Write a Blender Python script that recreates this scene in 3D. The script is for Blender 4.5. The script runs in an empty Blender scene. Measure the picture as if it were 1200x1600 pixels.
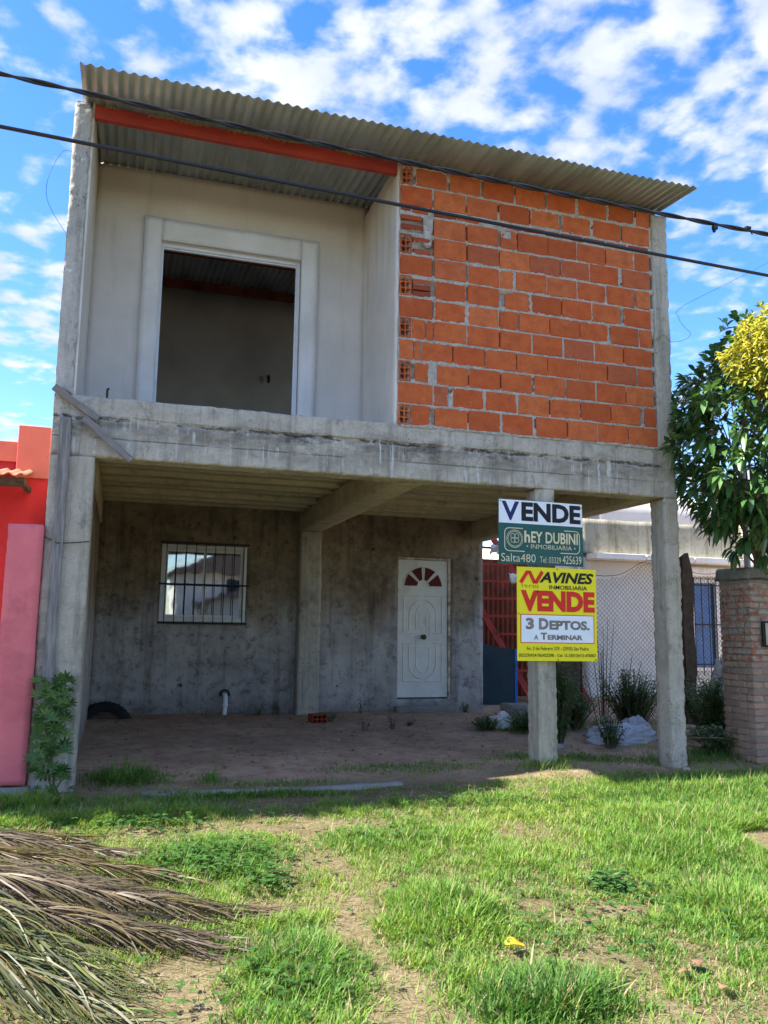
import bpy, math, random
import numpy as np
from mathutils import Vector, Matrix
random.seed(7); rng = np.random.default_rng(11)
scene = bpy.context.scene
COL = scene.collection

# ------------------------------------------------------------------ camera
def cam_axes(yaw, pitch, roll):
    cy, sy, cp, sp = math.cos(yaw), math.sin(yaw), math.cos(pitch), math.sin(pitch)
    fwd = Vector((sy*cp, cy*cp, sp)); right = Vector((cy, -sy, 0)); up = right.cross(fwd)
    cr, sr = math.cos(roll), math.sin(roll)
    return cr*right + sr*up, -sr*right + cr*up, fwd
cam = bpy.data.cameras.new('camera'); cam_ob = bpy.data.objects.new('camera', cam); COL.objects.link(cam_ob)
cam.sensor_fit = 'VERTICAL'; cam.sensor_height = 24; cam.lens = 1300.34/1600*24
cam.clip_start = 0.05; cam.clip_end = 2000
r_, u_, f_ = cam_axes(0.3039, 0.1416, 0.0146)
cam_ob.matrix_world = Matrix(((r_.x, u_.x, -f_.x, -2.2251), (r_.y, u_.y, -f_.y, -6.7084), (r_.z, u_.z, -f_.z, 1.209), (0, 0, 0, 1)))
scene.camera = cam_ob

# ------------------------------------------------------------------ node helper
class NT:
    def __init__(s, tree):
        s.t = tree; tree.nodes.clear()
    def n(s, typ, inp=None, **props):
        nd = s.t.nodes.new(typ)
        for k, v in props.items(): setattr(nd, k, v)
        for k, v in (inp or {}).items():
            sk = nd.inputs[k]
            if isinstance(v, bpy.types.NodeSocket): s.t.links.new(v, sk)
            elif isinstance(v, bpy.types.Node): s.t.links.new(v.outputs[0], sk)
            else:
                if hasattr(sk.default_value, '__len__') and not hasattr(v, '__len__'): v = [v]*len(sk.default_value)
                if hasattr(sk.default_value, '__len__') and len(v) == 3 and len(sk.default_value) == 4: v = (*v, 1)
                sk.default_value = v
        return nd
    def noise(s, vec, scale, detail=4, rough=.55, dist=0, dims='3D'):
        return s.n('ShaderNodeTexNoise', {'Vector': vec, 'Scale': scale, 'Detail': detail, 'Roughness': rough, 'Distortion': dist}).outputs['Fac']
    def vmul(s, vec, v): return s.n('ShaderNodeVectorMath', {0: vec, 1: v}, operation='MULTIPLY').outputs[0]
    def vadd(s, vec, v): return s.n('ShaderNodeVectorMath', {0: vec, 1: v}, operation='ADD').outputs[0]
    def m(s, op, a, b=0.0, c=0.0, clamp=False):
        return s.n('ShaderNodeMath', {0: a, 1: b, 2: c}, operation=op, use_clamp=clamp).outputs[0]
    def mr(s, v, a, b, c=0.0, d=1.0, smooth=False):
        return s.n('ShaderNodeMapRange', {0: v, 1: a, 2: b, 3: c, 4: d}, interpolation_type='SMOOTHSTEP' if smooth else 'LINEAR').outputs[0]
    def mix(s, fac, a, b, mode='MIX'):
        nd = s.t.nodes.new('ShaderNodeMix'); nd.data_type = 'RGBA'; nd.blend_type = mode
        for i, v in ((0, fac), (6, a), (7, b)):
            if isinstance(v, bpy.types.NodeSocket): s.t.links.new(v, nd.inputs[i])
            else:
                if i and len(v) == 3: v = (*v, 1)
                nd.inputs[i].default_value = v
        return nd.outputs[2]
    def ramp(s, fac, stops):
        nd = s.n('ShaderNodeValToRGB', {0: fac}); cr = nd.color_ramp
        while len(cr.elements) < len(stops): cr.elements.new(0.5)
        for e, (p, c) in zip(cr.elements, stops): e.position = p; e.color = (*c, 1) if len(c) == 3 else c
        return nd.outputs[0]
    def pos(s): return s.n('ShaderNodeNewGeometry').outputs['Position']
    def sep(s, v): return s.n('ShaderNodeSeparateXYZ', {0: v}).outputs
    def bump(s, h, strength=.5, dist=.01):
        return s.n('ShaderNodeBump', {'Height': h, 'Strength': strength, 'Distance': dist}).outputs[0]
    def out(s, sh): s.n('ShaderNodeOutputMaterial', {0: sh})
def lin(r, g, b):
    f = lambda c: c/12.92 if c <= .04045 else ((c+.055)/1.055)**2.4
    return (f(r/255), f(g/255), f(b/255))
MATS = {}
def material(name):
    def deco(fn):
        mt = bpy.data.materials.new(name); mt.use_nodes = True; t = NT(mt.node_tree); fn(t); MATS[name] = mt; return fn
    return deco
def pbsdf(t, col, rough=.9, bump=None, spec=.3, **kw):
    i = {'Base Color': col, 'Roughness': rough, 'Specular IOR Level': spec}
    if bump is not None: i['Normal'] = bump
    i.update(kw)
    return t.n('ShaderNodeBsdfPrincipled', i).outputs[0]

# ------------------------------------------------------------------ sky, sun, exposure
SUN = Vector((-1.0, .03, 1.22)).normalized()
elev = math.asin(SUN.z); azim = math.atan2(SUN.x, SUN.y)
world = bpy.data.worlds.new('World'); scene.world = world; world.use_nodes = True
t = NT(world.node_tree)
sky = t.n('ShaderNodeTexSky', sky_type='NISHITA', sun_disc=False, sun_elevation=elev, sun_rotation=azim, altitude=30, air_density=1.0, dust_density=0.4, ozone_density=2.0)
skyc = t.n('ShaderNodeHueSaturation', {'Color': sky, 'Hue': .512, 'Saturation': 1.34, 'Value': .88}).outputs[0]
d = t.n('ShaderNodeTexCoord').outputs['Generated']
dx, dy, dz = t.sep(d)
iz = t.m('DIVIDE', 1.0, t.m('MAXIMUM', t.m('ADD', dz, .12), .08))
uv = t.n('ShaderNodeCombineXYZ', {0: t.m('MULTIPLY', dx, iz), 1: t.m('MULTIPLY', dy, iz), 2: 0.0}).outputs[0]
uv = t.vadd(uv, (7.3, 2.2, 1.4))
wob = t.n('ShaderNodeTexNoise', {'Vector': uv, 'Scale': 2.2, 'Detail': 3}).outputs['Color']
uv = t.vadd(uv, t.vmul(t.n('ShaderNodeVectorMath', {0: wob, 1: (.5, .5, .5)}, operation='SUBTRACT').outputs[0], (.10, .10, 0)))
cov = t.noise(uv, 1.5, 3, .5)
puf = t.noise(uv, 11.5, 5, .48)
fine = t.noise(uv, 19, 6, .6)
cl = t.m('ADD', t.m('ADD', t.m('MULTIPLY', cov, .60), t.m('MULTIPLY', puf, .70)), t.m('MULTIPLY', fine, .18))
cl = t.mr(cl, .69, .88, 0, 1, True)
shade = t.mr(t.noise(t.vadd(uv, (.06, -.04, 0)), 7, 5), .35, .66, 0, 1.0)
ccol = t.mix(shade, (1.7, 1.9, 2.2), (2.5, 2.55, 2.65))
up = t.mr(dz, -.02, .1, 0, 1)
skyc = t.mix(t.m('MULTIPLY', t.m('MULTIPLY', cl, .93), up), skyc, ccol)
bg = t.n('ShaderNodeBackground', {0: skyc, 1: 0.10})
t.n('ShaderNodeOutputWorld', {0: bg})
sl = bpy.data.lights.new('sun', 'SUN'); sl.energy = 3.5; sl.angle = math.radians(.53); sl.color = (1, .95, .86)
sun_ob = bpy.data.objects.new('sun', sl); COL.objects.link(sun_ob); sun_ob.location = (-10, 2, 20)
sun_ob.rotation_euler = (-SUN).to_track_quat('-Z', 'Y').to_euler()
vs = scene.view_settings; vs.view_transform = 'Standard'; vs.look = 'None'; vs.gamma = 1; vs.exposure = 2.2; vs.use_curve_mapping = False
cy = scene.cycles
cy.max_bounces = 8; cy.diffuse_bounces = 5; cy.glossy_bounces = 3; cy.transmission_bounces = 4; cy.transparent_max_bounces = 6
cy.use_adaptive_sampling = True; cy.adaptive_threshold = .015; cy.sample_clamp_indirect = 6
try:
    cy.use_denoising = True; cy.denoiser = 'OPENIMAGEDENOISE'
except Exception: pass

# ------------------------------------------------------------------ noise and mesh helpers
def _h(ix, iy, iz, seed):
    h = (ix.astype(np.int64)*374761393 + iy.astype(np.int64)*668265263 + iz.astype(np.int64)*2147483647 + seed*1274126177) & 0xffffffff
    h = ((h ^ (h >> 13))*1274126177) & 0xffffffff
    h = ((h ^ (h >> 16))*2246822519) & 0xffffffff
    return ((h ^ (h >> 15)) & 0xffff)/32767.5 - 1
def vnoise(p, seed=0):
    p = np.asarray(p, float); i = np.floor(p); f = p - i; f = f*f*(3-2*f); i = i.astype(np.int64); r = 0
    for a in (0, 1):
        for b in (0, 1):
            for c in (0, 1):
                w = (f[:, 0] if a else 1-f[:, 0])*(f[:, 1] if b else 1-f[:, 1])*(f[:, 2] if c else 1-f[:, 2])
                r = r + w*_h(i[:, 0]+a, i[:, 1]+b, i[:, 2]+c, seed)
    return r
def fbm(p, scale=1, octv=4, seed=0):
    r = 0; a = 1; s = scale; tot = 0
    for k in range(octv):
        r = r + a*vnoise(np.asarray(p)*s, seed+k*17); tot += a; a *= .5; s *= 2.03
    return r/tot
def P3(x, y, z=0.0):
    x = np.asarray(x, float); return np.stack([x, np.broadcast_to(np.asarray(y, float), x.shape), np.broadcast_to(np.asarray(z, float), x.shape)], 1)
def mesh_np(name, V, loops, sizes, smooth=False, attr=None, attr2=None):
    me = bpy.data.meshes.new(name); V = np.asarray(V, np.float32); loops = np.asarray(loops, np.int32).ravel(); sizes = np.asarray(sizes, np.int32)
    me.vertices.add(len(V)); me.vertices.foreach_set('co', V.ravel())
    me.loops.add(len(loops)); me.loops.foreach_set('vertex_index', loops)
    me.polygons.add(len(sizes)); st = np.concatenate([[0], np.cumsum(sizes)[:-1]]).astype(np.int32)
    me.polygons.foreach_set('loop_start', st); me.polygons.foreach_set('loop_total', sizes)
    if smooth: me.polygons.foreach_set('use_smooth', np.ones(len(sizes), bool))
    for nm, a in (('tint', attr), ('tone', attr2)):
        if a is not None:
            at = me.attributes.new(nm, 'FLOAT', 'POINT'); at.data.foreach_set('value', np.asarray(a, np.float32))
    me.update(calc_edges=True); me.validate(); return me
class MB:
    def __init__(s): s.v = []; s.f = []
    def quad(s, *ps):
        i = len(s.v); s.v += [tuple(p) for p in ps]; s.f.append(tuple(range(i, i+len(ps))))
    def grid(s, pts, nu, nv, close=False):
        i = len(s.v); s.v += [tuple(p) for p in pts]
        for a in range(nu-1 + (1 if close else 0)):
            for b in range(nv-1):
                a2 = (a+1) % nu
                s.f.append((i+a*nv+b, i+a2*nv+b, i+a2*nv+b+1, i+a*nv+b+1))
    def box(s, x0, x1, y0, y1, z0, z1, bev=0):
        i = len(s.v)
        if not bev:
            s.v += [(x, y, z) for x in (x0, x1) for y in (y0, y1) for z in (z0, z1)]
            s.f += [tuple(i+k for k in q) for q in ((0, 1, 3, 2), (4, 6, 7, 5), (0, 4, 5, 1), (2, 3, 7, 6), (0, 2, 6, 4), (1, 5, 7, 3))]
            return s
        xs, ys, zs = (x0, x1), (y0, y1), (z0, z1); idx = {}
        for a in (0, 1):
            for b in (0, 1):
                for c in (0, 1):
                    sx, sy_, sz = (1 if a == 0 else -1), (1 if b == 0 else -1), (1 if c == 0 else -1)
                    for ax in range(3):
                        p = [xs[a], ys[b], zs[c]]; o = [sx*bev, sy_*bev, sz*bev]
                        q = [p[k] + (0 if k == ax else o[k]) for k in range(3)]
                        idx[(a, b, c, ax)] = len(s.v); s.v.append(tuple(q))
        I = idx
        for v in (0, 1):
            s.f.append((I[v, 0, 0, 0], I[v, 0, 1, 0], I[v, 1, 1, 0], I[v, 1, 0, 0]))
            s.f.append((I[0, v, 0, 1], I[1, v, 0, 1], I[1, v, 1, 1], I[0, v, 1, 1]))
            s.f.append((I[0, 0, v, 2], I[0, 1, v, 2], I[1, 1, v, 2], I[1, 0, v, 2]))
        for b in (0, 1):
            for c in (0, 1):
                s.f.append((I[0, b, c, 1], I[1, b, c, 1], I[1, b, c, 2], I[0, b, c, 2]))
                s.f.append((I[b, 0, c, 0], I[b, 1, c, 0], I[b, 1, c, 2], I[b, 0, c, 2]))
                s.f.append((I[b, c, 0, 0], I[b, c, 1, 0], I[b, c, 1, 1], I[b, c, 0, 1]))
        for a in (0, 1):
            for b in (0, 1):
                for c in (0, 1): s.f.append((I[a, b, c, 0], I[a, b, c, 1], I[a, b, c, 2]))
        return s
    def tube(s, pts, rad, n=8, cap=True):
        pts = [Vector(p) for p in pts]; rs = rad if hasattr(rad, '__len__') else [rad]*len(pts); i = len(s.v); prev = None
        for k, p in enumerate(pts):
            d = (pts[min(k+1, len(pts)-1)] - pts[max(k-1, 0)]).normalized()
            if prev is None:
                a = Vector((0, 0, 1)) if abs(d.z) < .9 else Vector((1, 0, 0)); x = d.cross(a).normalized()
            else: x = (prev - d*prev.dot(d)).normalized()
            prev = x; y = d.cross(x)
            for j in range(n):
                an = 2*math.pi*j/n; s.v.append(tuple(p + (x*math.cos(an) + y*math.sin(an))*rs[k]))
        for k in range(len(pts)-1):
            for j in range(n):
                s.f.append((i+k*n+j, i+k*n+(j+1) % n, i+(k+1)*n+(j+1) % n, i+(k+1)*n+j))
        if cap:
            s.f.append(tuple(i+j for j in range(n))[::-1]); s.f.append(tuple(i+(len(pts)-1)*n+j for j in range(n)))
        return s
    def prism(s, poly, y0, y1):            # polygon in xz extruded along y
        i = len(s.v); n = len(poly)
        s.v += [(x, y0, z) for x, z in poly] + [(x, y1, z) for x, z in poly]
        s.f.append(tuple(range(i, i+n))); s.f.append(tuple(range(i+n, i+2*n))[::-1])
        for k in range(n): s.f.append((i+k, i+n+k, i+n+(k+1) % n, i+(k+1) % n))
        return s
    def mesh(s, name, smooth=False):
        me = bpy.data.meshes.new(name); me.from_pydata(s.v, [], s.f)
        import bmesh
        bm = bmesh.new(); bm.from_mesh(me); bmesh.ops.recalc_face_normals(bm, faces=bm.faces); bm.to_mesh(me); bm.free()
        if smooth: me.polygons.foreach_set('use_smooth', [True]*len(me.polygons))
        me.update(); return me
def link(name, me, mat=None, parent=None, loc=None, rot=None, scale=None):
    o = bpy.data.objects.new(name, me); COL.objects.link(o)
    if me is not None and mat is not None and len(me.materials) == 0: me.materials.append(MATS[mat] if isinstance(mat, str) else mat)
    if parent is not None: o.parent = parent
    if loc is not None: o.location = loc
    if rot is not None: o.rotation_euler = rot
    if scale is not None: o.scale = scale
    return o
def tag(o, label, cat, group=None):
    o['label'] = label; o['category'] = cat
    if group: o['group'] = group
    return o
def thing(name, label, cat, loc=(0, 0, 0), group=None):
    o = bpy.data.objects.new(name, None); COL.objects.link(o); o.empty_display_size = .2; o.location = loc
    return tag(o, label, cat, group)
def under(o, name, mb, mat, smooth=False, label=None):
    """mesh given in world coordinates, hung under o"""
    me = mb if isinstance(mb, bpy.types.Mesh) else mb.mesh(name, smooth)
    c = link(name, me, mat, o)
    off = Vector(o.location); q = o.parent
    while q is not None: off += Vector(q.location); q = q.parent
    c.location = -off
    if label: c['label'] = label
    return c
def rough_boxes(boxes, res=.05, amp=.006, fine=.003, seed=0, chip=.012, grooves=(), edge=.002, cfreq=9, dirs=(1, 1, 1)):
    """boxes (x0,x1,y0,y1,z0,z1) with subdivided, uneven, chipped surfaces, in one mesh"""
    allV = []; allF = []; base = 0
    if res > .055: edge = chip = 0
    for (x0, x1, y0, y1, z0, z1) in boxes:
        n = [max(1, min(420, int(math.ceil((b-a)/res)))) for a, b in ((x0, x1), (y0, y1), (z0, z1))]
        lo = np.array([x0, y0, z0]); hi = np.array([x1, y1, z1]); Vs = []; Fs = []; off = 0
        for ax in range(3):
            b, c = [k for k in range(3) if k != ax]
            ub, uc = np.meshgrid(np.arange(n[b]+1), np.arange(n[c]+1), indexing='ij')
            for side in (0, 1):
                ijk = np.zeros((ub.size, 3), np.int64); ijk[:, b] = ub.ravel(); ijk[:, c] = uc.ravel(); ijk[:, ax] = side*n[ax]
                Vs.append(ijk); q = np.arange(ub.size).reshape(ub.shape)+off; off += ub.size
                F = np.stack([q[:-1, :-1], q[1:, :-1], q[1:, 1:], q[:-1, 1:]], -1).reshape(-1, 4)
                flip = (side == 0) ^ (ax == 1)
                Fs.append(F[:, ::-1] if flip else F)
        ijk = np.concatenate(Vs); F = np.concatenate(Fs)
        key = (ijk[:, 0]*1000 + ijk[:, 1])*1000 + ijk[:, 2]
        _, first, inv = np.unique(key, return_index=True, return_inverse=True)
        ijk = ijk[first]; F = inv[F]
        p = lo + (hi-lo)*ijk/np.array(n); nn = np.array(n)
        onlo = ijk == 0; onhi = ijk == nn
        cnt = (onlo | onhi).sum(1); inward = onlo.astype(float) - onhi.astype(float)
        ch = fbm(p, cfreq, 3, seed+5)
        p2 = p + inward*((cnt >= 2)*(edge + chip*np.clip(ch+.1, 0, 1)))[:, None]
        dsp = amp*fbm(p, 2.2, 3, seed) + fine*fbm(p, 22, 2, seed+9)
        p2 = p2 - inward*np.array(dirs)*dsp[:, None]
        for (gzc, gd, gw, gs) in grooves:
            wob = gw*1.6*fbm(p*np.array([1, 1, 0]), 3, 3, gs); k = np.exp(-((p[:, 2]-gzc-wob)/gw)**2)*np.clip(.45+1.2*fbm(p, 4, 3, gs+3), 0, 1)
            p2[:, 1] += np.where(onlo[:, 1], gd*k, 0)
        allV.append(p2); allF.append(F+base); base += len(p2)
    V = np.concatenate(allV); F = np.concatenate(allF)
    return mesh_np('rough', V, F.ravel(), np.full(len(F), 4))
def wall_hole(x0, x1, y0, y1, z0, z1, holes, res, amp, fine, seed):
    """one seamless uneven wall slab with rectangular openings (x0,x1,z0,z1)"""
    def ax(a, b, cuts):
        v = sorted(set([a, b]+[c for c in cuts if a < c < b])); o = []
        for p, q in zip(v[:-1], v[1:]): o += list(np.linspace(p, q, max(1, int(round((q-p)/res)))+1)[:-1])
        return np.array(o+[b])
    xs = ax(x0, x1, [h[0] for h in holes]+[h[1] for h in holes]); zs = ax(z0, z1, [h[2] for h in holes]+[h[3] for h in holes])
    nx, nz = len(xs), len(zs); X, Z = np.meshgrid(xs, zs, indexing='ij'); p = P3(X.ravel(), y0, Z.ravel())
    d = amp*fbm(p, 2.2, 3, seed)+fine*fbm(p, 22, 2, seed+9); Fv = p.copy(); Fv[:, 1] -= d; Bv = p.copy(); Bv[:, 1] = y1
    V = np.concatenate([Fv, Bv]); N = nx*nz; cx_, cz_ = (xs[1:]+xs[:-1])/2, (zs[1:]+zs[:-1])/2; solid = np.ones((nx-1, nz-1), bool)
    for h in holes: solid &= ~((cx_[:, None] > h[0]) & (cx_[:, None] < h[1]) & (cz_[None] > h[2]) & (cz_[None] < h[3]))
    I = lambda i, j: i*nz+j; F = []
    ok = lambda i, j: 0 <= i < nx-1 and 0 <= j < nz-1 and solid[i, j]
    for i in range(nx-1):
        for j in range(nz-1):
            if not solid[i, j]: continue
            a, b, c, e = I(i, j), I(i+1, j), I(i+1, j+1), I(i, j+1); F += [(a, b, c, e), (N+a, N+e, N+c, N+b)]
            if not ok(i, j-1): F.append((a, N+a, N+b, b))
            if not ok(i, j+1): F.append((e, c, N+c, N+e))
            if not ok(i-1, j): F.append((a, e, N+e, N+a))
            if not ok(i+1, j): F.append((b, N+b, N+c, c))
    F = np.array(F); return mesh_np('wall', V, F.ravel(), np.full(len(F), 4))
def gz_np(x, y):
    x = np.asarray(x, float); y = np.asarray(y, float)
    z = np.where(y >= 0, .03*np.minimum(y, 5), .035*np.maximum(y, -7))
    z = z + .06*np.exp(-((x-1.45)/.55)**2 - ((y-.15)/.5)**2)
    p = P3(x.ravel(), y.ravel()); b = (.022*fbm(p, 1.1, 3, 3) + .008*fbm(p, 6, 2, 8)).reshape(x.shape)
    return z + b*np.clip(1 - (np.abs(x)+np.abs(y)-14)/10, 0, 1)
_GX = np.arange(-8, 12.01, .05); _GY = np.arange(-8, 8.01, .05)
_GG = gz_np(*np.meshgrid(_GX, _GY, indexing='ij')).tolist()
def gz(x, y):
    u = min(max((x+8)/.05, 0), 399.99); v = min(max((y+8)/.05, 0), 319.99); i, j = int(u), int(v); u -= i; v -= j
    a, b = _GG[i], _GG[i+1]; return (a[j]*(1-v)+a[j+1]*v)*(1-u)+(b[j]*(1-v)+b[j+1]*v)*u

# ------------------------------------------------------------------ materials
def concrete(name, light, dark, streak=.5, drip=0., green=0., spots=0., boards=0., bumpd=.012, warm=0.):
    @material(name)
    def _(t):
        p = t.pos()
        big = t.mr(t.noise(p, 1.3, 6, .65), .36, .64)
        c = t.mix(big, light, tuple(.72*a + .28*b for a, b in zip(light, dark)))
        st = t.mr(t.noise(t.vmul(p, (9, 9, .7)), 1, 6, .7), .50, .66)
        c = t.mix(t.m('MULTIPLY', st, streak), c, dark)
        bl = t.mr(t.noise(p, 4.5, 7, .75, .4), .53, .66)
        c = t.mix(t.m('MULTIPLY', bl, .55), c, tuple(.8*b for b in dark))
        fn = t.noise(p, 70, 5, .7)
        md = t.noise(t.vmul(p, (1, 1, .8)), 17, 6, .72)
        c = t.mix(t.mr(md, .50, .68, 0, .5), c, tuple(.5*a + .2*b for a, b in zip(light, dark)))
        c = t.mix(t.mr(md, .44, .32, 0, .35), c, tuple(min(1, 1.18*a) for a in light))
        pv = t.n('ShaderNodeTexVoronoi', {'Vector': t.vadd(p, (.2, .1, .3)), 'Scale': 34.0, 'Randomness': 1})
        pit = t.m('MULTIPLY', t.mr(pv.outputs['Distance'], .30, .18), t.mr(t.noise(p, 3.1, 3), .54, .66))
        c = t.mix(t.m('MULTIPLY', pit, .4), c, tuple(.45*b for b in dark))
        c = t.mix(t.mr(fn, .42, .66, .0, .42), c, tuple(.55*a for a in light))
        if warm:
            c = t.mix(t.mr(t.noise(p, .8, 3), .4, .65, 0, warm), c, lin(150, 128, 96))
        if drip:
            dn = t.noise(t.vmul(p, (26, 26, 1.6)), 1, 4, .6)
            dz = t.sep(p)[2]
            dm = t.m('MULTIPLY', t.mr(dn, .55, .61), t.mr(t.noise(t.vmul(p, (2.2, 2, 5)), 1, 3), .45, .58))
            dm = t.m('MULTIPLY', dm, t.mr(dz, 2.86, 2.80))
            band = t.m('MAXIMUM', t.mr(t.m('ABSOLUTE', t.m('SUBTRACT', dz, 2.77)), .0, .13, 1, .25), .0)
            lk = t.m('MULTIPLY', t.mr(t.noise(t.vmul(p, (5, 5, 11)), 1, 8, .78), .46, .60), t.m('MULTIPLY', t.mr(t.noise(p, 1.2, 3), .36, .58), band))
            zj = t.m('SUBTRACT', dz, t.m('ADD', 2.815, t.m('MULTIPLY', t.m('SUBTRACT', t.noise(t.vmul(p, (6, 6, 0)), 1, 6, .75), .5), .10)))
            below = t.m('MULTIPLY', t.mr(zj, -.01, -.03), t.mr(zj, -.30, -.12, .15, 1))
            c = t.mix(t.m('MULTIPLY', t.m('MULTIPLY', below, t.mr(t.noise(t.vmul(p, (1.7, 1.7, 3)), 1, 5, .65), .40, .60)), .62), c, lin(104, 97, 86))
            c = t.mix(t.m('MULTIPLY', lk, .8), c, (.04, .037, .032))
            rag = t.m('MULTIPLY', t.mr(t.m('ABSOLUTE', zj), .022, .008), t.mr(t.noise(t.vmul(p, (4, 4, 9)), 1, 5, .75), .46, .54))
            c = t.mix(t.m('MULTIPLY', rag, .85), c, (.03, .028, .024))
            c = t.mix(t.m('MULTIPLY', dm, drip), c, (.64, .63, .60))
            bz = t.mr(t.m('ABSOLUTE', t.m('SUBTRACT', dz, t.m('ADD', 2.662, t.m('MULTIPLY', t.m('SUBTRACT', t.noise(t.vmul(p, (2, 2, 0)), 1, 3), .5), .02)))), .008, .003)
            c = t.mix(t.m('MULTIPLY', t.m('MULTIPLY', bz, t.mr(t.noise(t.vmul(p, (3, 3, 1)), 1, 4), .42, .52)), .6), c, (.06, .055, .048))
        if green:
            c = t.mix(t.mr(t.noise(p, 2.1, 5, .65), .5, .75, 0, green), c, lin(104, 104, 66))
        if spots:
            v = t.n('ShaderNodeTexVoronoi', {'Vector': t.vadd(t.vmul(p, (1, 1, 1)), (.31, 0, .13)), 'Scale': 3.6, 'Randomness': 1})
            sp = t.m('LESS_THAN', t.m('ADD', v.outputs['Distance'], t.m('MULTIPLY', t.noise(p, 40, 2), .10)), .175)
            keep = t.m('GREATER_THAN', t.n('ShaderNodeSeparateColor', {0: v.outputs['Color']}).outputs[0], .38)
            c = t.mix(t.m('MULTIPLY', t.m('MULTIPLY', sp, keep), spots), c, (.022, .02, .018))
        h = t.m('ADD', t.m('ADD', t.m('MULTIPLY', t.noise(p, 22, 8, .75), .9), t.m('MULTIPLY', t.noise(p, 110, 3), .25)), t.m('MULTIPLY', pit, -.6))
        if boards:
            x, y, z = t.sep(p)
            bx = t.m('FRACT', t.m('MULTIPLY', t.m('ADD', x, t.m('MULTIPLY', y, 1.0)), 8.5))
            h = t.m('ADD', h, t.m('MULTIPLY', t.mr(t.m('ABSOLUTE', t.m('SUBTRACT', bx, .5)), .44, .5), boards))
        t.out(pbsdf(t, c, t.mr(fn, 0, 1, .82, .98), t.bump(h, .9, bumpd), .2))
concrete('concrete_beam', lin(206, 196, 180), lin(96, 90, 78), .55, drip=.8)
concrete('concrete_column', lin(202, 191, 174), lin(98, 91, 78), .6, green=.25)
concrete('concrete_edge', lin(210, 204, 194), lin(124, 118, 108), .5, bumpd=.02)
concrete('concrete_soffit', lin(220, 206, 172), lin(122, 110, 84), .2, green=.25, warm=.2)
@material('porch_wall_render')
def _(t):
    p = t.pos(); x, y, z = t.sep(p)
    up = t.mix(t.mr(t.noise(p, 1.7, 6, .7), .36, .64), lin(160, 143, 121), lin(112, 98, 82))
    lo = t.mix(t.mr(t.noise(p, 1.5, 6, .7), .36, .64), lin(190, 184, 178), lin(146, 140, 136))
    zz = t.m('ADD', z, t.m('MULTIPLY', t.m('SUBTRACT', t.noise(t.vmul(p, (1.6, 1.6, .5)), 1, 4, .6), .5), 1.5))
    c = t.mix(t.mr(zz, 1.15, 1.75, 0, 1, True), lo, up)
    st = t.mr(t.noise(t.vmul(p, (6, 6, .45)), 1, 7, .72), .50, .66)
    c = t.mix(t.m('MULTIPLY', st, .5), c, lin(66, 57, 48))
    md = t.noise(p, 11, 7, .75)
    c = t.mix(t.mr(md, .52, .64, 0, .6), c, lin(76, 68, 60))
    c = t.mix(t.mr(md, .44, .34, 0, .3), c, lin(180, 174, 166))
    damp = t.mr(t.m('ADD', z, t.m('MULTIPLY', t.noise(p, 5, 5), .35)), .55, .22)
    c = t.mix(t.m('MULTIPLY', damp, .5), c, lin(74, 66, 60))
    v = t.n('ShaderNodeTexVoronoi', {'Vector': t.vadd(p, (.31, 0, .13)), 'Scale': 4.6, 'Randomness': 1})
    near = t.mr(t.noise(p, 1.3, 2), .50, .58)
    sp = t.m('MULTIPLY', t.mr(t.m('ADD', v.outputs['Distance'], t.m('MULTIPLY', t.noise(p, 30, 4, .8), .30)), .30, .23), near)
    c = t.mix(t.m('MULTIPLY', sp, .85), c, (.02, .018, .016))
    h = t.m('ADD', t.noise(p, 14, 8, .75), t.m('MULTIPLY', t.noise(p, 90, 3), .25))
    t.out(pbsdf(t, c, .95, t.bump(h, .8, .015), .15))
concrete('concrete_pilaster', lin(190, 182, 166), lin(80, 75, 66), .6, spots=.55)
concrete('neighbour_concrete', lin(182, 176, 158), lin(92, 84, 66), .85, green=.5)
concrete('old_concrete', lin(150, 146, 138), lin(96, 92, 84), .3)

@material('balcony_plaster')
def _(t):
    p = t.pos(); x, y, z = t.sep(p)
    c = t.mix(t.mr(t.noise(p, .9, 5, .6), .35, .68), lin(228, 220, 210), lin(206, 198, 188))
    top = t.m('MULTIPLY', t.mr(t.m('ADD', z, t.m('MULTIPLY', t.noise(p, 2.5, 4), .5)), 5.05, 5.75), .55)
    c = t.mix(top, c, lin(192, 170, 138))
    c = t.mix(t.m('MULTIPLY', t.mr(t.noise(t.vmul(p, (7, 7, .6)), 1, 4), .56, .72), .3), c, lin(150, 142, 132))
    c = t.mix(t.mr(t.noise(p, 60, 4), .4, .8, 0, .14), c, lin(140, 134, 126))
    t.out(pbsdf(t, c, .92, t.bump(t.m('ADD', t.noise(p, 9, 5), t.m('MULTIPLY', t.noise(p, 120, 3), .25)), .35, .01), .2))
@material('plaster_surround')
def _(t):
    p = t.pos()
    c = t.mix(t.mr(t.noise(p, 2, 5, .6), .35, .7), lin(232, 228, 222), lin(212, 207, 200))
    c = t.mix(t.mr(t.noise(p, 30, 5, .7), .55, .8, 0, .3), c, lin(150, 146, 140))
    t.out(pbsdf(t, c, .9, t.bump(t.noise(p, 40, 5), .3, .006), .2))
@material('room_plaster')
def _(t):
    p = t.pos(); c = t.mix(t.mr(t.noise(p, 1.2, 5), .35, .7), lin(222, 212, 200), lin(190, 180, 168))
    t.out(pbsdf(t, c, .95, t.bump(t.noise(p, 20, 5), .3, .01), .1))
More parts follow.
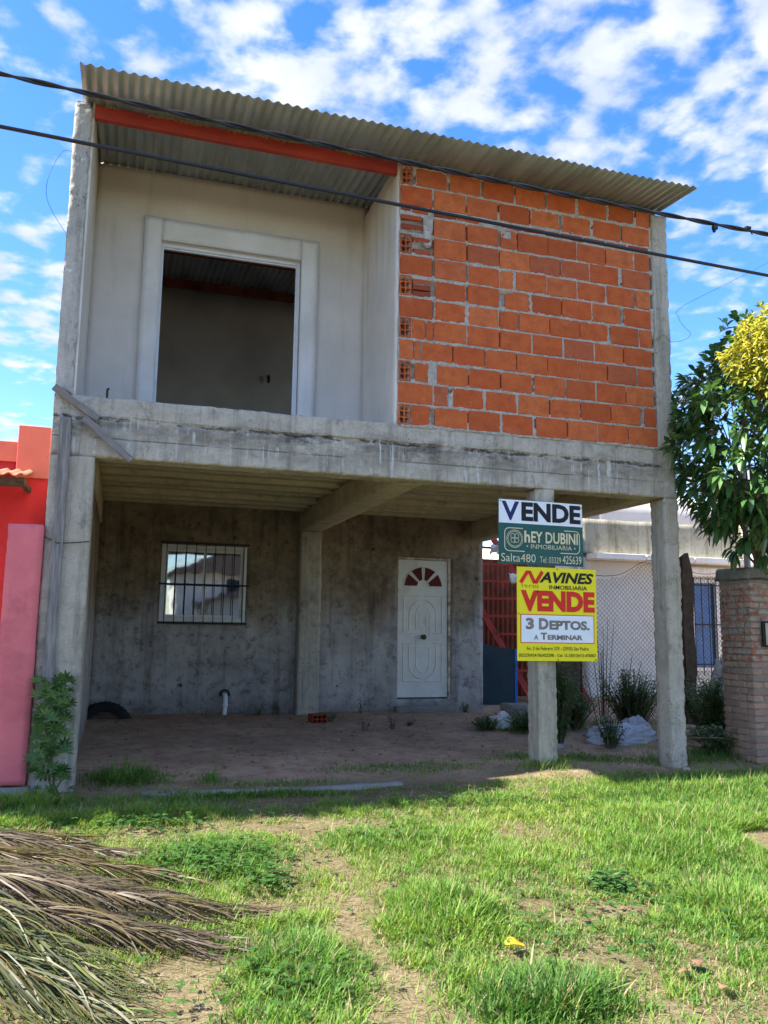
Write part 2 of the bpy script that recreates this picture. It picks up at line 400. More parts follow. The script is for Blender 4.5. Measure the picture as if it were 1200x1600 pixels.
@material('hollow_brick_clay')
def _(t):
    oi = t.n('ShaderNodeObjectInfo'); rnd = oi.outputs['Random']; p = t.pos(); x, y, z = t.sep(p)
    pr = t.vadd(p, t.n('ShaderNodeCombineXYZ', {0: t.m('MULTIPLY', rnd, 37), 2: t.m('MULTIPLY', rnd, 11)}).outputs[0])
    c = t.ramp(rnd, [(0, lin(180, 88, 48)), (.25, lin(204, 108, 60)), (.5, lin(194, 94, 50)), (.75, lin(212, 118, 68)), (.92, lin(194, 104, 64)), (1, lin(168, 92, 64))])
    c = t.mix(t.mr(t.noise(pr, 9, 6, .7), .42, .66, 0, .55), c, lin(158, 68, 42))
    c = t.mix(t.m('MULTIPLY', t.mr(t.noise(t.vmul(pr, (1, 1, 1.6)), 4, 6, .65, .1), .58, .76), .45), c, lin(200, 140, 108))
    c = t.mix(t.m('MULTIPLY', t.mr(t.noise(t.vmul(pr, (.6, 1, 2.5)), 20, 5, .75), .64, .72), .7), c, lin(214, 196, 180))
    rib = t.m('SINE', t.m('MULTIPLY', t.m('ADD', z, t.m('MULTIPLY', t.noise(pr, 3, 2), .01)), 620))
    h = t.m('ADD', t.m('MULTIPLY', rib, .22), t.m('MULTIPLY', t.noise(t.vmul(pr, (1, 1, 6)), 30, 5, .7), .8))
    t.out(pbsdf(t, c, .88, t.bump(h, .5, .004), .2))
@material('solid_brick_clay')
def _(t):
    rnd = t.n('ShaderNodeObjectInfo').outputs['Random']; p = t.pos()
    c = t.ramp(rnd, [(0, lin(156, 70, 44)), (.5, lin(186, 92, 58)), (1, lin(140, 66, 48))])
    c = t.mix(t.mr(t.noise(p, 28, 5, .7), .45, .75, 0, .6), c, lin(128, 84, 66))
    t.out(pbsdf(t, c, .95, t.bump(t.noise(p, 60, 5, .7), .7, .01), .15))
@material('gatepost_brick')
def _(t):
    rnd = t.n('ShaderNodeObjectInfo').outputs['Random']; p = t.pos()
    c = t.ramp(rnd, [(0, lin(164, 92, 66)), (.5, lin(180, 106, 78)), (1, lin(144, 88, 68))])
    c = t.mix(t.mr(t.noise(p, 15, 7, .75), .42, .54), c, lin(164, 152, 134))
    c = t.mix(t.mr(t.noise(p, 5, 4), .6, .75, 0, .5), c, lin(92, 78, 66))
    t.out(pbsdf(t, c, .95, t.bump(t.noise(p, 55, 5, .7), .7, .012), .15))
@material('gatepost_brick_washed')
def _(t):
    rnd = t.n('ShaderNodeObjectInfo').outputs['Random']; p = t.pos()
    c = t.ramp(rnd, [(0, lin(160, 124, 104)), (.5, lin(180, 144, 122)), (1, lin(142, 118, 104))])
    c = t.mix(t.mr(t.noise(p, 14, 7, .78), .46, .62, 0, .75), c, lin(136, 124, 112))
    t.out(pbsdf(t, c, .95, t.bump(t.noise(p, 55, 5, .7), .7, .01), .15))
@material('mortar')
def _(t):
    p = t.pos(); c = t.mix(t.mr(t.noise(p, 14, 6, .7), .35, .7), lin(214, 206, 194), lin(168, 160, 148))
    c = t.mix(t.mr(t.noise(p, 38, 5, .7), .5, .66, 0, .5), c, lin(110, 104, 96))
    t.out(pbsdf(t, c, .95, t.bump(t.noise(p, 50, 6, .75), 1.0, .018), .15))
@material('gate_mortar')
def _(t):
    p = t.pos(); c = t.mix(t.mr(t.noise(p, 10, 6, .7), .35, .7), lin(158, 148, 132), lin(112, 104, 92))
    t.out(pbsdf(t, c, .95, t.bump(t.noise(p, 50, 6, .75), .9, .012), .15))
@material('zinc_sheet')
def _(t):
    p = t.pos(); rnd = t.n('ShaderNodeObjectInfo').outputs['Random']
    c = t.mix(t.mr(t.noise(t.vmul(p, (6, .9, 1)), 1, 5, .6), .35, .7), lin(164, 170, 174), lin(132, 136, 138))
    c = t.mix(t.m('MULTIPLY', rnd, .22), c, lin(112, 114, 114))
    c = t.mix(t.mr(t.noise(t.vmul(p, (3, 3, 1)), 1, 6, .7), .62, .78, 0, .4), c, lin(118, 104, 84))
    t.out(pbsdf(t, c, t.mr(t.noise(p, 8, 4), .3, .7, .42, .6), t.bump(t.noise(p, 40, 3), .1, .004), .5, Metallic=.45))
@material('red_primer_steel')
def _(t):
    p = t.pos(); c = t.mix(t.mr(t.noise(t.vmul(p, (2, 2, 8)), 1, 5, .65), .4, .7), lin(176, 62, 44), lin(138, 46, 36))
    c = t.mix(t.mr(t.noise(p, 26, 6, .75), .64, .72, 0, .8), c, lin(198, 150, 128))
    t.out(pbsdf(t, c, .65, t.bump(t.noise(p, 60, 3), .15, .004), .35))
@material('foam_straw')
def _(t):
    p = t.pos(); c = t.mix(t.noise(p, 30, 4), lin(196, 182, 140), lin(122, 106, 78)); t.out(pbsdf(t, c, .95))
@material('white_aluminium')
def _(t):
    p = t.pos(); c = t.mix(t.mr(t.noise(p, 6, 5, .7), .5, .8, 0, .4), lin(222, 224, 226), lin(160, 156, 148)); t.out(pbsdf(t, c, .4, None, .5))
@material('door_white')
def _(t):
    p = t.pos(); x, y, z = t.sep(p)
    c = t.mix(t.mr(t.noise(p, 3, 6, .65), .4, .75, 0, .6), lin(226, 224, 216), lin(186, 180, 168))
    c = t.mix(t.m('MULTIPLY', t.mr(t.noise(t.vmul(p, (9, 9, 2)), 1, 5, .7), .58, .75), .5), c, lin(140, 130, 114))
    t.out(pbsdf(t, c, .5, t.bump(t.noise(p, 12, 3), .08, .01), .4))
@material('door_frame_dirty')
def _(t):
    p = t.pos(); c = t.mix(t.mr(t.noise(p, 8, 6, .7), .42, .62), lin(200, 192, 172), lin(112, 88, 62)); t.out(pbsdf(t, c, .7))
@material('red_glass')
def _(t): t.out(pbsdf(t, (.10, .004, .004), .3, None, .3))
@material('coated_glass')
def _(t):
    p = t.pos(); g = t.n('ShaderNodeBsdfGlossy', {'Color': (.82, .86, .88), 'Roughness': .025, 'Normal': t.bump(t.noise(p, 2.5, 2), .05, .02)}).outputs[0]
    dd = t.n('ShaderNodeBsdfDiffuse', {'Color': (.02, .022, .025)}).outputs[0]
    t.out(t.n('ShaderNodeMixShader', {0: .38, 1: dd, 2: g}).outputs[0])
def plain(name, col, rough=.7, spec=.3, var=.15, scale=8, metallic=0., bump=.2, dirt=None, dirtamt=.5):
    @material(name)
    def _(t):
        p = t.pos(); n = t.noise(p, scale, 6, .65)
        c = t.mix(t.mr(n, .35, .7), tuple(min(1, a*(1+var)) for a in col), tuple(a*(1-var) for a in col))
        if dirt: c = t.mix(t.mr(t.noise(p, scale*.6, 6, .72, .5), .52, .7, 0, dirtamt), c, dirt)
        t.out(pbsdf(t, c, rough, t.bump(t.noise(p, scale*6, 4), bump, .006), spec, Metallic=metallic))
plain('black_iron', (.02, .018, .018), .6, var=.3)
plain('brass_dark', (.10, .075, .04), .4, .5, metallic=.7)
plain('cable_black', (.016, .018, .024), .5, .4)
plain('thin_wire', (.05, .05, .06), .6)
plain('rusty_wire', (.09, .06, .045), .8, var=.4)
plain('galvanised_wire', (.07, .07, .075), .6, .4, metallic=.3)
plain('pink_render', lin(222, 118, 122), .9, .2, .1, 3, dirt=lin(176, 92, 96), dirtamt=.6, bump=.5)
plain('red_render', lin(190, 52, 60), .85, .2, .1, 2, dirt=lin(150, 40, 40), dirtamt=.6, bump=.4)
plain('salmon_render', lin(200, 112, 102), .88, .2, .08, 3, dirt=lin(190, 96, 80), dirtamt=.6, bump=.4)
plain('white_render', lin(212, 207, 198), .92, .2, .05, 2, dirt=lin(178, 176, 166), dirtamt=.5, bump=.25)
plain('white_trim', lin(232, 230, 222), .8, .2, .06, 4, dirt=lin(170, 162, 140), dirtamt=.6)
plain('grey_render', lin(150, 146, 140), .92, .2, .12, 3, bump=.4)
plain('pvc_white', lin(226, 226, 222), .4, .4, .05)
plain('plastic_bag', lin(226, 226, 226), .5, .4, .08, 12, dirt=lin(170, 160, 146), dirtamt=.5)
plain('raffia_sack', lin(182, 184, 190), .7, .3, .08, 9, dirt=lin(160, 152, 140), dirtamt=.6)
plain('rubber', (.018, .018, .02), .8, .2, .3)
plain('teal_sheet', lin(30, 52, 62), .6, .3, .2, 4)
plain('blue_edge', lin(36, 96, 170), .6)
plain('rust_red_steel', lin(164, 58, 46), .7, .3, .2, 5, dirt=lin(90, 44, 32), dirtamt=.7)
plain('rust_and_shade_brown', lin(116, 60, 42), .85, .2, .3, 4, dirt=lin(64, 38, 28), dirtamt=.8)
plain('dark_timber', lin(78, 66, 54), .95, .1, .3, 9, bump=.8)
plain('terracotta', lin(170, 122, 100), .9, .2, .2, 6)
plain('meter_box', lin(178, 168, 140), .6, .3, .1, 6, dirt=lin(120, 104, 80))
plain('sign_white', lin(236, 238, 242), .5, .4, .03, 3, bump=.05, dirt=lin(206, 206, 204), dirtamt=.3)
plain('sign_green', lin(30, 86, 80), .5, .4, .08, 5, bump=.05, dirt=lin(60, 100, 92), dirtamt=.3)
plain('sign_yellow', lin(246, 226, 20), .5, .4, .02, 3, bump=.05)
plain('ink_black', lin(24, 24, 26), .5, .3, .3, 12, bump=.02)
plain('ink_navy', lin(28, 40, 96), .5, .3, .2, 12, bump=.02)
plain('ink_cream', lin(226, 212, 170), .5, .3, .08, 12, bump=.02)
plain('ink_red', lin(222, 44, 34), .5, .3, .05, 6, bump=.02)
plain('ink_grey', lin(128, 116, 110), .5, .3, .25, 5, bump=.02)
plain('ink_brown', lin(96, 84, 40), .5, .3, .15, 9, bump=.02)
plain('bark', lin(120, 108, 92), .95, .1, .25, 10, bump=.9)
plain('twig', lin(132, 116, 88), .9, .1, .25, 10)
plain('dry_leaf', lin(132, 104, 80), .8, .2, .2, 20)
plain('yellow_leaf', lin(226, 170, 40), .7, .2, .1, 20)
plain('shutter_blue', lin(92, 124, 168), .6, .3, .1, 6)
plain('roof_grey', lin(110, 96, 86), .9, .2, .2, 3)
plain('parked_blue', lin(60, 78, 98), .3, .5, .1, 3)
@material('weathered_wood')
def _(t):
    p = t.n('ShaderNodeTexCoord').outputs['Object']
    g = t.noise(t.vmul(p, (3, 40, 40)), 1, 6, .7)
    c = t.ramp(g, [(.25, lin(74, 70, 70)), (.5, lin(132, 126, 122)), (.75, lin(168, 162, 154))])
    t.out(pbsdf(t, c, .95, t.bump(g, .7, .006), .1))
def foliage(name, stops, trans=.35, rough=.45, spec=.35, attr='tint', val=None):
    @material(name)
    def _(t):
        a = t.n('ShaderNodeAttribute', attribute_name=attr).outputs['Fac']
        c = t.ramp(a, stops)
        d = pbsdf(t, c, rough, None, spec)
        tr = t.n('ShaderNodeBsdfTranslucent', {'Color': t.mix(1.0, c, (1.0, 1.0, .55), 'MULTIPLY')}).outputs[0]
        t.out(t.n('ShaderNodeMixShader', {0: trans, 1: d, 2: tr}).outputs[0])
foliage('grass_blade', [(0, (.05, .14, .03)), (.3, (.11, .24, .04)), (.6, (.22, .36, .055)), (.8, (.32, .40, .08)), (.88, (.34, .28, .14)), (1, (.46, .38, .24))], .45, .55, .25)
foliage('clover_leaf', [(0, (.03, .09, .02)), (.5, (.055, .145, .03)), (1, (.10, .20, .05))], .4, .55, .25)
foliage('glossy_leaf', [(0, (.04, .10, .03)), (.5, (.09, .20, .06)), (1, (.18, .31, .10))], .25, .22, .7)
foliage('gold_leaf', [(0, (.16, .22, .03)), (.3, (.44, .42, .06)), (.7, (.62, .56, .12)), (1, (.72, .68, .26))], .4, .4, .35)
foliage('weed_leaf', [(0, (.045, .105, .03)), (.5, (.09, .185, .05)), (1, (.16, .26, .085))], .35, .5, .3)
foliage('dry_stalk', [(0, (.09, .075, .04)), (1, (.2, .17, .09))], .2, .8, .2)
foliage('palm_leaflet', [(0, (.04, .028, .018)), (.25, (.095, .07, .046)), (.45, (.155, .122, .084)), (.6, (.145, .10, .038)), (.75, (.09, .085, .03)), (.9, (.055, .075, .04)), (1, (.14, .16, .04))], .2, .5, .35)

@material('soil_and_thatch')
def _(t):
    p = t.pos(); x, y, z = t.sep(p)
    dirt = t.mix(t.mr(t.noise(p, 1.6, 6, .65), .35, .68), lin(196, 166, 138), lin(160, 132, 108))
    dirt = t.mix(t.mr(t.noise(p, 9, 7, .75), .47, .66, 0, .6), dirt, lin(104, 84, 68))
    dirt = t.mix(t.mr(t.noise(p, 90, 3, .6), .66, .72), dirt, lin(168, 156, 142))
    lawn = t.mix(t.mr(t.noise(p, 2.3, 6, .65), .35, .68), lin(132, 118, 92), lin(102, 94, 66))
    lawn = t.mix(t.mr(t.noise(p, 34, 6, .75), .42, .7, 0, .75), lawn, lin(74, 66, 40))
    lawn = t.mix(t.mr(t.noise(p, 60, 4, .7), .58, .7, 0, .6), lawn, lin(176, 164, 140))
    yy = t.m('ADD', y, t.m('MULTIPLY', t.m('SUBTRACT', t.noise(p, 2.2, 4), .5), 1.1))
    c = t.mix(t.mr(yy, -.25, .35), lawn, dirt)
    road = t.mr(y, -8.0, -8.6)
    c = t.mix(road, c, (.06, .058, .055))
    h = t.m('ADD', t.m('MULTIPLY', t.noise(p, 14, 8, .7), 1), t.m('MULTIPLY', t.noise(p, 70, 5, .7), .4))
    t.out(pbsdf(t, c, .97, t.bump(h, .7, .03), .12))

# ------------------------------------------------------------------ ground
def axis(fine0, fine1, step, far):
    a = list(np.arange(fine0, fine1+1e-6, step)); s = step; q = a[-1]
    while q < far: s *= 1.5; q += s; a.append(q)
    s = step; q = a[0]; pre = []
    while q > -far: s *= 1.5; q -= s; pre.append(q)
    return np.array(pre[::-1] + a)
gx = axis(-4.2, 7.0, .05, 400); gy = axis(-5.0, 5.2, .05, 400)
XX, YY = np.meshgrid(gx, gy, indexing='ij'); ZZ = gz_np(XX, YY)
q = np.arange(XX.size).reshape(XX.shape)
F = np.stack([q[:-1, :-1], q[1:, :-1], q[1:, 1:], q[:-1, 1:]], -1).reshape(-1, 4)
gme = mesh_np('ground', np.stack([XX.ravel(), YY.ravel(), ZZ.ravel()], 1), F.ravel(), np.full(len(F), 4), smooth=True)
go = link('ground', gme, 'soil_and_thatch'); go['kind'] = 'structure'

# ------------------------------------------------------------------ the unfinished house
house = thing('unfinished_house', 'unfinished two-storey concrete house with orange hollow brick panel and open balcony', 'house')
# roof line: z at the sheet
def zr(y): return 5.463 + .0897*y
Z1, Z0 = 2.99, 2.512
def part(name, boxes, mat, res=.06, **kw):
    return under(house, name, rough_boxes(boxes, res, **kw), mat)
# walls and columns ------------------------------------------------
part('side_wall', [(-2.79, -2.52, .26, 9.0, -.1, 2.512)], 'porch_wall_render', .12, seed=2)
lc = part('column', [(-2.80, -2.472, 0.0, .26, -.12, 2.512)], 'concrete_column', .022, amp=.005, fine=.004, seed=4, chip=.012, cfreq=22)
lc['label'] = 'left ground-floor column with a board nailed on'
part('column', [(1.325, 1.51, .0, .21, -.05, 2.512)], 'concrete_column', .018, amp=.004, fine=.004, seed=6, chip=.018, cfreq=26)
part('column', [(2.69, 2.85, .0, .23, -.1, 2.512)], 'concrete_column', .018, amp=.005, fine=.005, seed=8, chip=.022, cfreq=26)
part('column', [(2.645, 2.83, .004, .19, 2.99, 5.40)], 'concrete_column', .022, amp=.005, fine=.004, seed=11, chip=.014, cfreq=20)
part('balcony_side_wall', [(-2.80, -2.665, 0.0, 1.2, 2.99, 5.44)], 'concrete_edge', .022, amp=.006, fine=.006, seed=12, chip=.02, cfreq=24)
under(house, 'balcony_side_render', MB().box(-2.666, -2.648, .03, 1.1, 2.99, 5.49), 'balcony_plaster')
# front beam: three pours with a rough joint between them
fb = part('front_beam', [(-2.80, 2.84, 0.0, .22, 2.512, 2.992)], 'concrete_beam', .016, amp=.006, fine=.006, seed=21, chip=.016, cfreq=20, grooves=((2.66, .007, .010, 22), (2.815, .022, .013, 26), (2.785, .008, .03, 29)))
# ragged lip of mortar along the joint and along the top of the beam
def ragged(x0, x1, z, y, hgt, dep, seed, gap=.15):
    xs = np.arange(x0, x1, .012); pr = []
    p = P3(xs, 0, 0); a = fbm(p, 14, 4, seed); b = fbm(p, 5, 3, seed+3); on = b > -.3+gap-.15
    mb = MB(); npr = 7
    pts = []
    for i, x in enumerate(xs):
        h = hgt*(.45+.6*abs(a[i]))*(1 if on[i] else .12); dd = dep*(.4+.6*abs(a[(i*7) % len(xs)]))*(1 if on[i] else .1)
        zc = z + .012*b[i]
        for k in range(npr):
            an = math.pi*k/(npr-1); pts.append((x, y + .012 - (dd+.012)*math.sin(an), zc + h*math.cos(an)))
    mb.grid(pts, len(xs), npr)
    return mb
under(fb, 'pour_joint', ragged(-2.4, 2.8, 2.838, .0, .011, .012, 31), 'concrete_beam')
under(fb, 'mortar_lip', ragged(.02, 2.7, 2.985, -.004, .022, .016, 33, 0), 'mortar')
# perpendicular beams, slab, soffit strips
part('cross_beam', [(.02, .30, .215, 4.3, 2.512, 2.80)], 'concrete_soffit', .07, seed=41)
part('cross_beam', [(2.55, 2.80, .215, 8.9, 2.52, 2.80)], 'concrete_soffit', .07, seed=43)
part('side_beam', [(-2.792, -2.50, .215, 9.0, 2.506, 2.985)], 'concrete_soffit', .12, seed=44)
part('slab', [(-2.66, 2.80, .215, 8.9, 2.83, 2.975)], 'concrete_soffit', .2, seed=45)
so = bpy.data.objects.new('porch_soffit', None); COL.objects.link(so); so.parent = house
y = .225; k = 0
while y < 4.28:
    w = .40*random.uniform(.85, 1.12); w = min(w, 4.29-y)
    for (a, b) in ((-2.515, .018), (.302, 2.548)):
        dzz = random.uniform(-.016, .014)
        me = rough_boxes([(a, b, y+.02, y+w-.02, 2.775+dzz*1.3, 2.86)], .09, amp=.006, fine=.003, seed=50+k)
        for v in me.vertices:
            if v.co.z < 2.83: v.co.z += (v.co.y-y-w/2)*.10
        under(so, 'formwork_strip', me, 'concrete_soffit')
        k += 1
    y += w
# ground floor back wall with a window and a door opening
BY = 4.3
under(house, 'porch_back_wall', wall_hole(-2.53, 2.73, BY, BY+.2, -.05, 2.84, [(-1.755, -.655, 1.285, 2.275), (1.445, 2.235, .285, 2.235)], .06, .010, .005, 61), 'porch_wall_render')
part('pilaster', [(.02, .31, BY-.20, BY+.02, -.02, 2.515)], 'concrete_pilaster', .04, amp=.006, fine=.003, seed=63, chip=.02)
part('house_core_wall', [(2.52, 2.72, BY+.2, 9.0, -.1, 2.52), (-2.6, 2.6, 8.8, 8.99, -.1, 2.83), (-2.6, 2.6, 5.6, 5.7, -.1, 2.83)], 'grey_render', .4, seed=65)
part('door_step', [(1.40, 2.30, BY-.16, BY-.004, .02, .20)], 'old_concrete', .05, seed=67)
# window --------------------------------------------------------------
win = bpy.data.objects.new('window', None); COL.objects.link(win); win.parent = house
mb = MB(); X0, X1, W0, W1, yf = -1.75, -.66, 1.288, 2.272, BY-.012
for (a, b, c, d_) in ((X0, X1, W0, W0+.045), (X0, X1, W1-.05, W1), (X0, X0+.045, W0+.045, W1-.05), (X1-.045, X1, W0+.045, W1-.05)): mb.box(a, b, yf, yf+.07, c, d_, .003)
under(win, 'window_frame', mb, 'white_aluminium')
mid = (X0+X1)/2
for (a, b, yy) in ((X0+.047, mid+.022, yf+.012), (mid-.022, X1-.047, yf+.034)):
    mb = MB(); c, d_ = W0+.047, W1-.052
    for (e, f, g, h) in ((a, b, c, c+.04), (a, b, d_-.04, d_), (a, a+.035, c+.04, d_-.04), (b-.035, b, c+.04, d_-.04)): mb.box(e, f, yy, yy+.02, g, h, .002)
    under(win, 'window_sash', mb, 'white_aluminium')
    under(win, 'glass_pane', MB().box(a+.03, b-.03, yy+.007, yy+.013, c+.035, d_-.035), 'coated_glass')
gr = bpy.data.objects.new('window_grille', None); COL.objects.link(gr); gr.parent = house
for i in range(9):
    x = X0+.06+i*(X1-X0-.11)/8; under(gr, 'bar', MB().tube([(x, BY-.07, W0-.03), (x, BY-.07, W1+.03)], .006, 6), 'black_iron')
for z in (W0-.02, (W0+W1)/2-.02, W1+.02):
    under(gr, 'rail', MB().box(X0-.02, X1+.02, BY-.085, BY-.072, z-.010, z+.010), 'black_iron')
# door ------------------------------------------------------------------
DX0, DX1, DZ0, DZ1, DY = 1.455, 2.195, .305, 2.20, BY+.02
door = bpy.data.objects.new('front_door', None); COL.objects.link(door); door.parent = house
under(door, 'door_leaf', MB().box(DX0, DX1, DY, DY+.045, DZ0, DZ1, .004), 'door_white')
mb = MB(); mb.box(DX0-.012, DX0-.001, DY-.012, DY+.06, .285, 2.232); mb.box(DX1+.002, DX1+.038, DY-.018, DY+.06, .285, 2.232); mb.box(DX0-.001, DX1+.002, DY-.014, DY+.06, 2.203, 2.233)
under(house, 'door_frame', mb, 'door_frame_dirty')
cx, w = (DX0+DX1)/2, DX1-DX0; H = DZ1-DZ0
def vz(f): return DZ1 - f*H
fan_c = (cx, vz(.195)); fr_o, fr_i = .285, .085
def wedge(a0, a1, ri, ro, n=6):
    pts = [(fan_c[0]+ro*math.cos(a0+(a1-a0)*k/n), fan_c[1]+ro*.97*math.sin(a0+(a1-a0)*k/n)) for k in range(n+1)]
    pts += [(fan_c[0]+ri*math.cos(a1-(a1-a0)*k/n), fan_c[1]+ri*math.sin(a1-(a1-a0)*k/n)) for k in range(n+1)]
    return pts
for k in range(4):
    a0 = math.pi*k/4 + (.0 if k == 0 else .075); a1 = math.pi*(k+1)/4 - (.0 if k == 3 else .075)
    po = wedge(a0, a1, fr_i, fr_o)
    under(door, 'fan_pane', MB().prism(po, DY-.004, DY+.01), 'red_glass')
    loop = [(x, DY-.004, z) for x, z in po]; loop.append(loop[0]); loop.append(loop[1])
    under(door, 'pane_beading', MB().tube(loop, .009, 5, False), 'door_white')
def mould(pts, r=.011): under(door, 'moulding', MB().tube([(x, DY, z) for x, z in pts], r, 6), 'door_white')
def arc(x, z, rx, rz, a0, a1, n=14): return [(x+rx*math.cos(a0+(a1-a0)*k/n), z+rz*math.sin(a0+(a1-a0)*k/n)) for k in range(n+1)]
pi = math.pi
zc1, zc2 = vz(.40), vz(.76)
L_, R_ = DX0+.085, DX1-.085
mould([(cx-.045, vz(.262)), (L_, vz(.262)), (L_, vz(.535)), (L_+.12, vz(.535))]); mould([(cx+.045, vz(.262)), (R_, vz(.262)), (R_, vz(.535)), (R_-.12, vz(.535))])
mould(arc(cx, zc1, .20, .20, pi*.56, pi)+[(cx-.20, vz(.52))]); mould(arc(cx, zc1, .20, .20, pi*.44, 0)+[(cx+.20, vz(.52))])
mould([(cx-.10, vz(.51))]+arc(cx, zc1, .10, .12, pi, 0)+[(cx+.10, vz(.51)), (cx-.10, vz(.51))], .009)
mould([(cx-.05, vz(.49))]+arc(cx, zc1, .05, .06, pi, 0)+[(cx+.05, vz(.49))], .007)
mould([(L_+.12, vz(.61)), (L_, vz(.61)), (L_, vz(.885)), (cx-.045, vz(.885))]); mould([(R_-.12, vz(.61)), (R_, vz(.61)), (R_, vz(.885)), (cx+.045, vz(.885))])
mould([(cx-.20, vz(.63))]+arc(cx, zc2, .20, .20, -pi, -pi*.56)); mould([(cx+.20, vz(.63))]+arc(cx, zc2, .20, .20, 0, -pi*.44))
mould([(cx-.10, vz(.64))]+arc(cx, zc2, .10, .12, -pi, 0)+[(cx+.10, vz(.64)), (cx-.10, vz(.64))], .009)
kn = MB(); kz = vz(.565)
pr = [(0, .030), (-.012, .034), (-.03, .026), (-.045, .030), (-.06, .038), (-.075, .032), (-.082, .006)]
kn.grid([(cx+r*math.cos(2*pi*j/14), DY+yy, kz+r*math.sin(2*pi*j/14)) for j in range(14) for (yy, r) in pr], 14, len(pr), True)
under(door, 'door_knob', kn, 'brass_dark', True)
# balcony ---------------------------------------------------------------
AY = 1.1
OX0, OX1, OZ1 = -2.045, -.68, 4.87
under(house, 'balcony_back_wall', wall_hole(-2.66, 0.0, AY, AY+.15, 2.9, 5.562, [(OX0, OX1, 2.9, OZ1)], .07, .006, .003, 71), 'balcony_plaster')
part('balcony_return_wall', [(-.035, .0, .012, AY+.10, 2.985, 5.47)], 'balcony_plaster', .05, amp=.004, fine=.003, seed=73, chip=.01)
for (a, b, c, d_) in ((-2.20, OX0+.004, 2.97, 5.08), (OX1-.004, -.515, 2.97, 5.08), (OX0+.004, OX1-.004, OZ1-.004, 5.08)):
    under(house, 'opening_surround', rough_boxes([(a, b, AY-.03, AY+.01, c, d_)], .06, amp=.004, fine=.002, seed=75, chip=.004), 'plaster_surround')
mb = MB(); mb.box(OX0+.006, OX0+.032, AY+.04, AY+.12, 2.97, OZ1-.04); mb.box(OX1-.032, OX1-.006, AY+.04, AY+.12, 2.97, OZ1-.04); mb.box(OX0+.006, OX1-.006, AY+.04, AY+.12, OZ1-.04, OZ1-.006)
mb.box(OX0+.032, OX1-.032, AY+.06, AY+.07, OZ1-.055, OZ1-.04); mb.box(OX1-.045, OX1-.032, AY+.06, AY+.07, 2.97, OZ1-.055)
under(house, 'sliding_door_frame', mb, 'white_aluminium')
part('balcony_floor', [(-2.66, -.03, .225, AY+.02, 2.93, 2.985)], 'old_concrete', .15, seed=77)
under(house, 'rebar_stub', MB().tube([(-2.44, .93, 2.95), (-2.44, .93, 3.31), (-2.425, .93, 3.32)], .012, 6), 'rusty_wire')
# upper room behind the opening
part('room_wall', [(-2.66, 2.60, 4.6, 4.75, 2.98, 5.86), (.9, 1.02, AY+.16, 2.2, 2.98, 5.58)], 'room_plaster', .3, seed=79)
under(house, 'room_wall_plug', MB().tube([(-.42, 4.58, 4.72), (-.42, 4.54, 4.72), (-.42, 4.54, 4.62)], .02, 6), 'black_iron')
part('room_floor', [(-2.66, 2.6, AY+.16, 8.9, 2.976, 3.0)], 'old_concrete', .5, seed=81)
def wedge_wall(name, x0, x1, y0, y1, z0, drop, mat):
    mb = MB(); q_ = [(y0, z0), (y1, z0), (y1, zr(y1)-drop), (y0, zr(y0)-drop)]
    for x in (x0, x1): mb.quad(*[(x, a, b) for a, b in q_])
    for k_ in range(4): (a, b), (c, e) = q_[k_], q_[(k_+1) % 4]; mb.quad((x0, a, b), (x1, a, b), (x1, c, e), (x0, c, e))
    return under(house, name, mb, mat)
wedge_wall('upper_side_wall', -2.785, -2.68, .02, 1.21, 5.38, .012, 'concrete_edge')
wedge_wall('upper_side_wall', -2.79, -2.664, 1.2, 9.0, 2.99, .013, 'concrete_edge')
wedge_wall('upper_side_wall', 2.602, 2.80, .2, 1.6, 2.98, .013, 'room_plaster')
wedge_wall('upper_side_wall', 2.602, 2.80, 3.4, 8.9, 2.98, .013, 'room_plaster')
under(house, 'upper_side_wall', MB().box(2.602, 2.80, 1.6, 3.4, 2.98, 3.9), 'room_plaster')  # unseen opening above this low wall, added to let daylight brighten the room
wedge_wall('upper_back_wall', -2.6, 2.6, 8.8, 9.0, 2.98, .013, 'room_plaster')
# roof: overlapping corrugated sheets on red steel purlins ------------------
roof = bpy.data.objects.new('roof', None); COL.objects.link(roof); roof.parent = house
pitch = .0795; xl, xr_ = -2.745, 2.80; nsh = 6; wid = (xr_-xl)/nsh
for k in range(nsh):
    a, b = xl+k*wid, xl+(k+1)*wid+.09 if k < nsh-1 else xr_
    xs = np.arange(a, b+1e-6, pitch/10); dzs = .004*(k % 2)
    ys = np.array([-.535-.006*random.random(), 0, .5, 1.1, 2, 4, 6, 9.1]); mb = MB()
    mb.grid([(x, yv, zr(yv)+.0105*math.cos(2*pi*(x-xl)/pitch)+dzs+.003*math.sin(x*3+k)) for x in xs for yv in ys], len(xs), len(ys))
    o = under(roof, 'corrugated_sheet', mb, 'zinc_sheet', True)
    sm = o.modifiers.new('thickness', 'SOLIDIFY'); sm.thickness = .0016; sm.offset = 1
def purlin(x0, x1, y0, zt, name='purlin'):
    mb = MB(); mb.box(x0, x1, y0, y0+.006, zt-.115, zt); mb.box(x0, x1, y0+.006, y0+.05, zt-.006, zt); mb.box(x0, x1, y0+.006, y0+.05, zt-.115, zt-.109)
    return under(roof, name, mb, 'red_primer_steel')
purlin(-2.648, -.036, .02, zr(.02)-.018)
purlin(2.80, 2.87, .06, 5.43)
for yy in (2.9, 4.2): purlin(-2.66, 2.6, yy, zr(yy)-.02).data.materials[0] = MATS['rust_and_shade_brown']  # inner purlins coloured dark brown to stand in for the room's shade
mb = MB(); xs = np.arange(-2.64, -.05, .011)
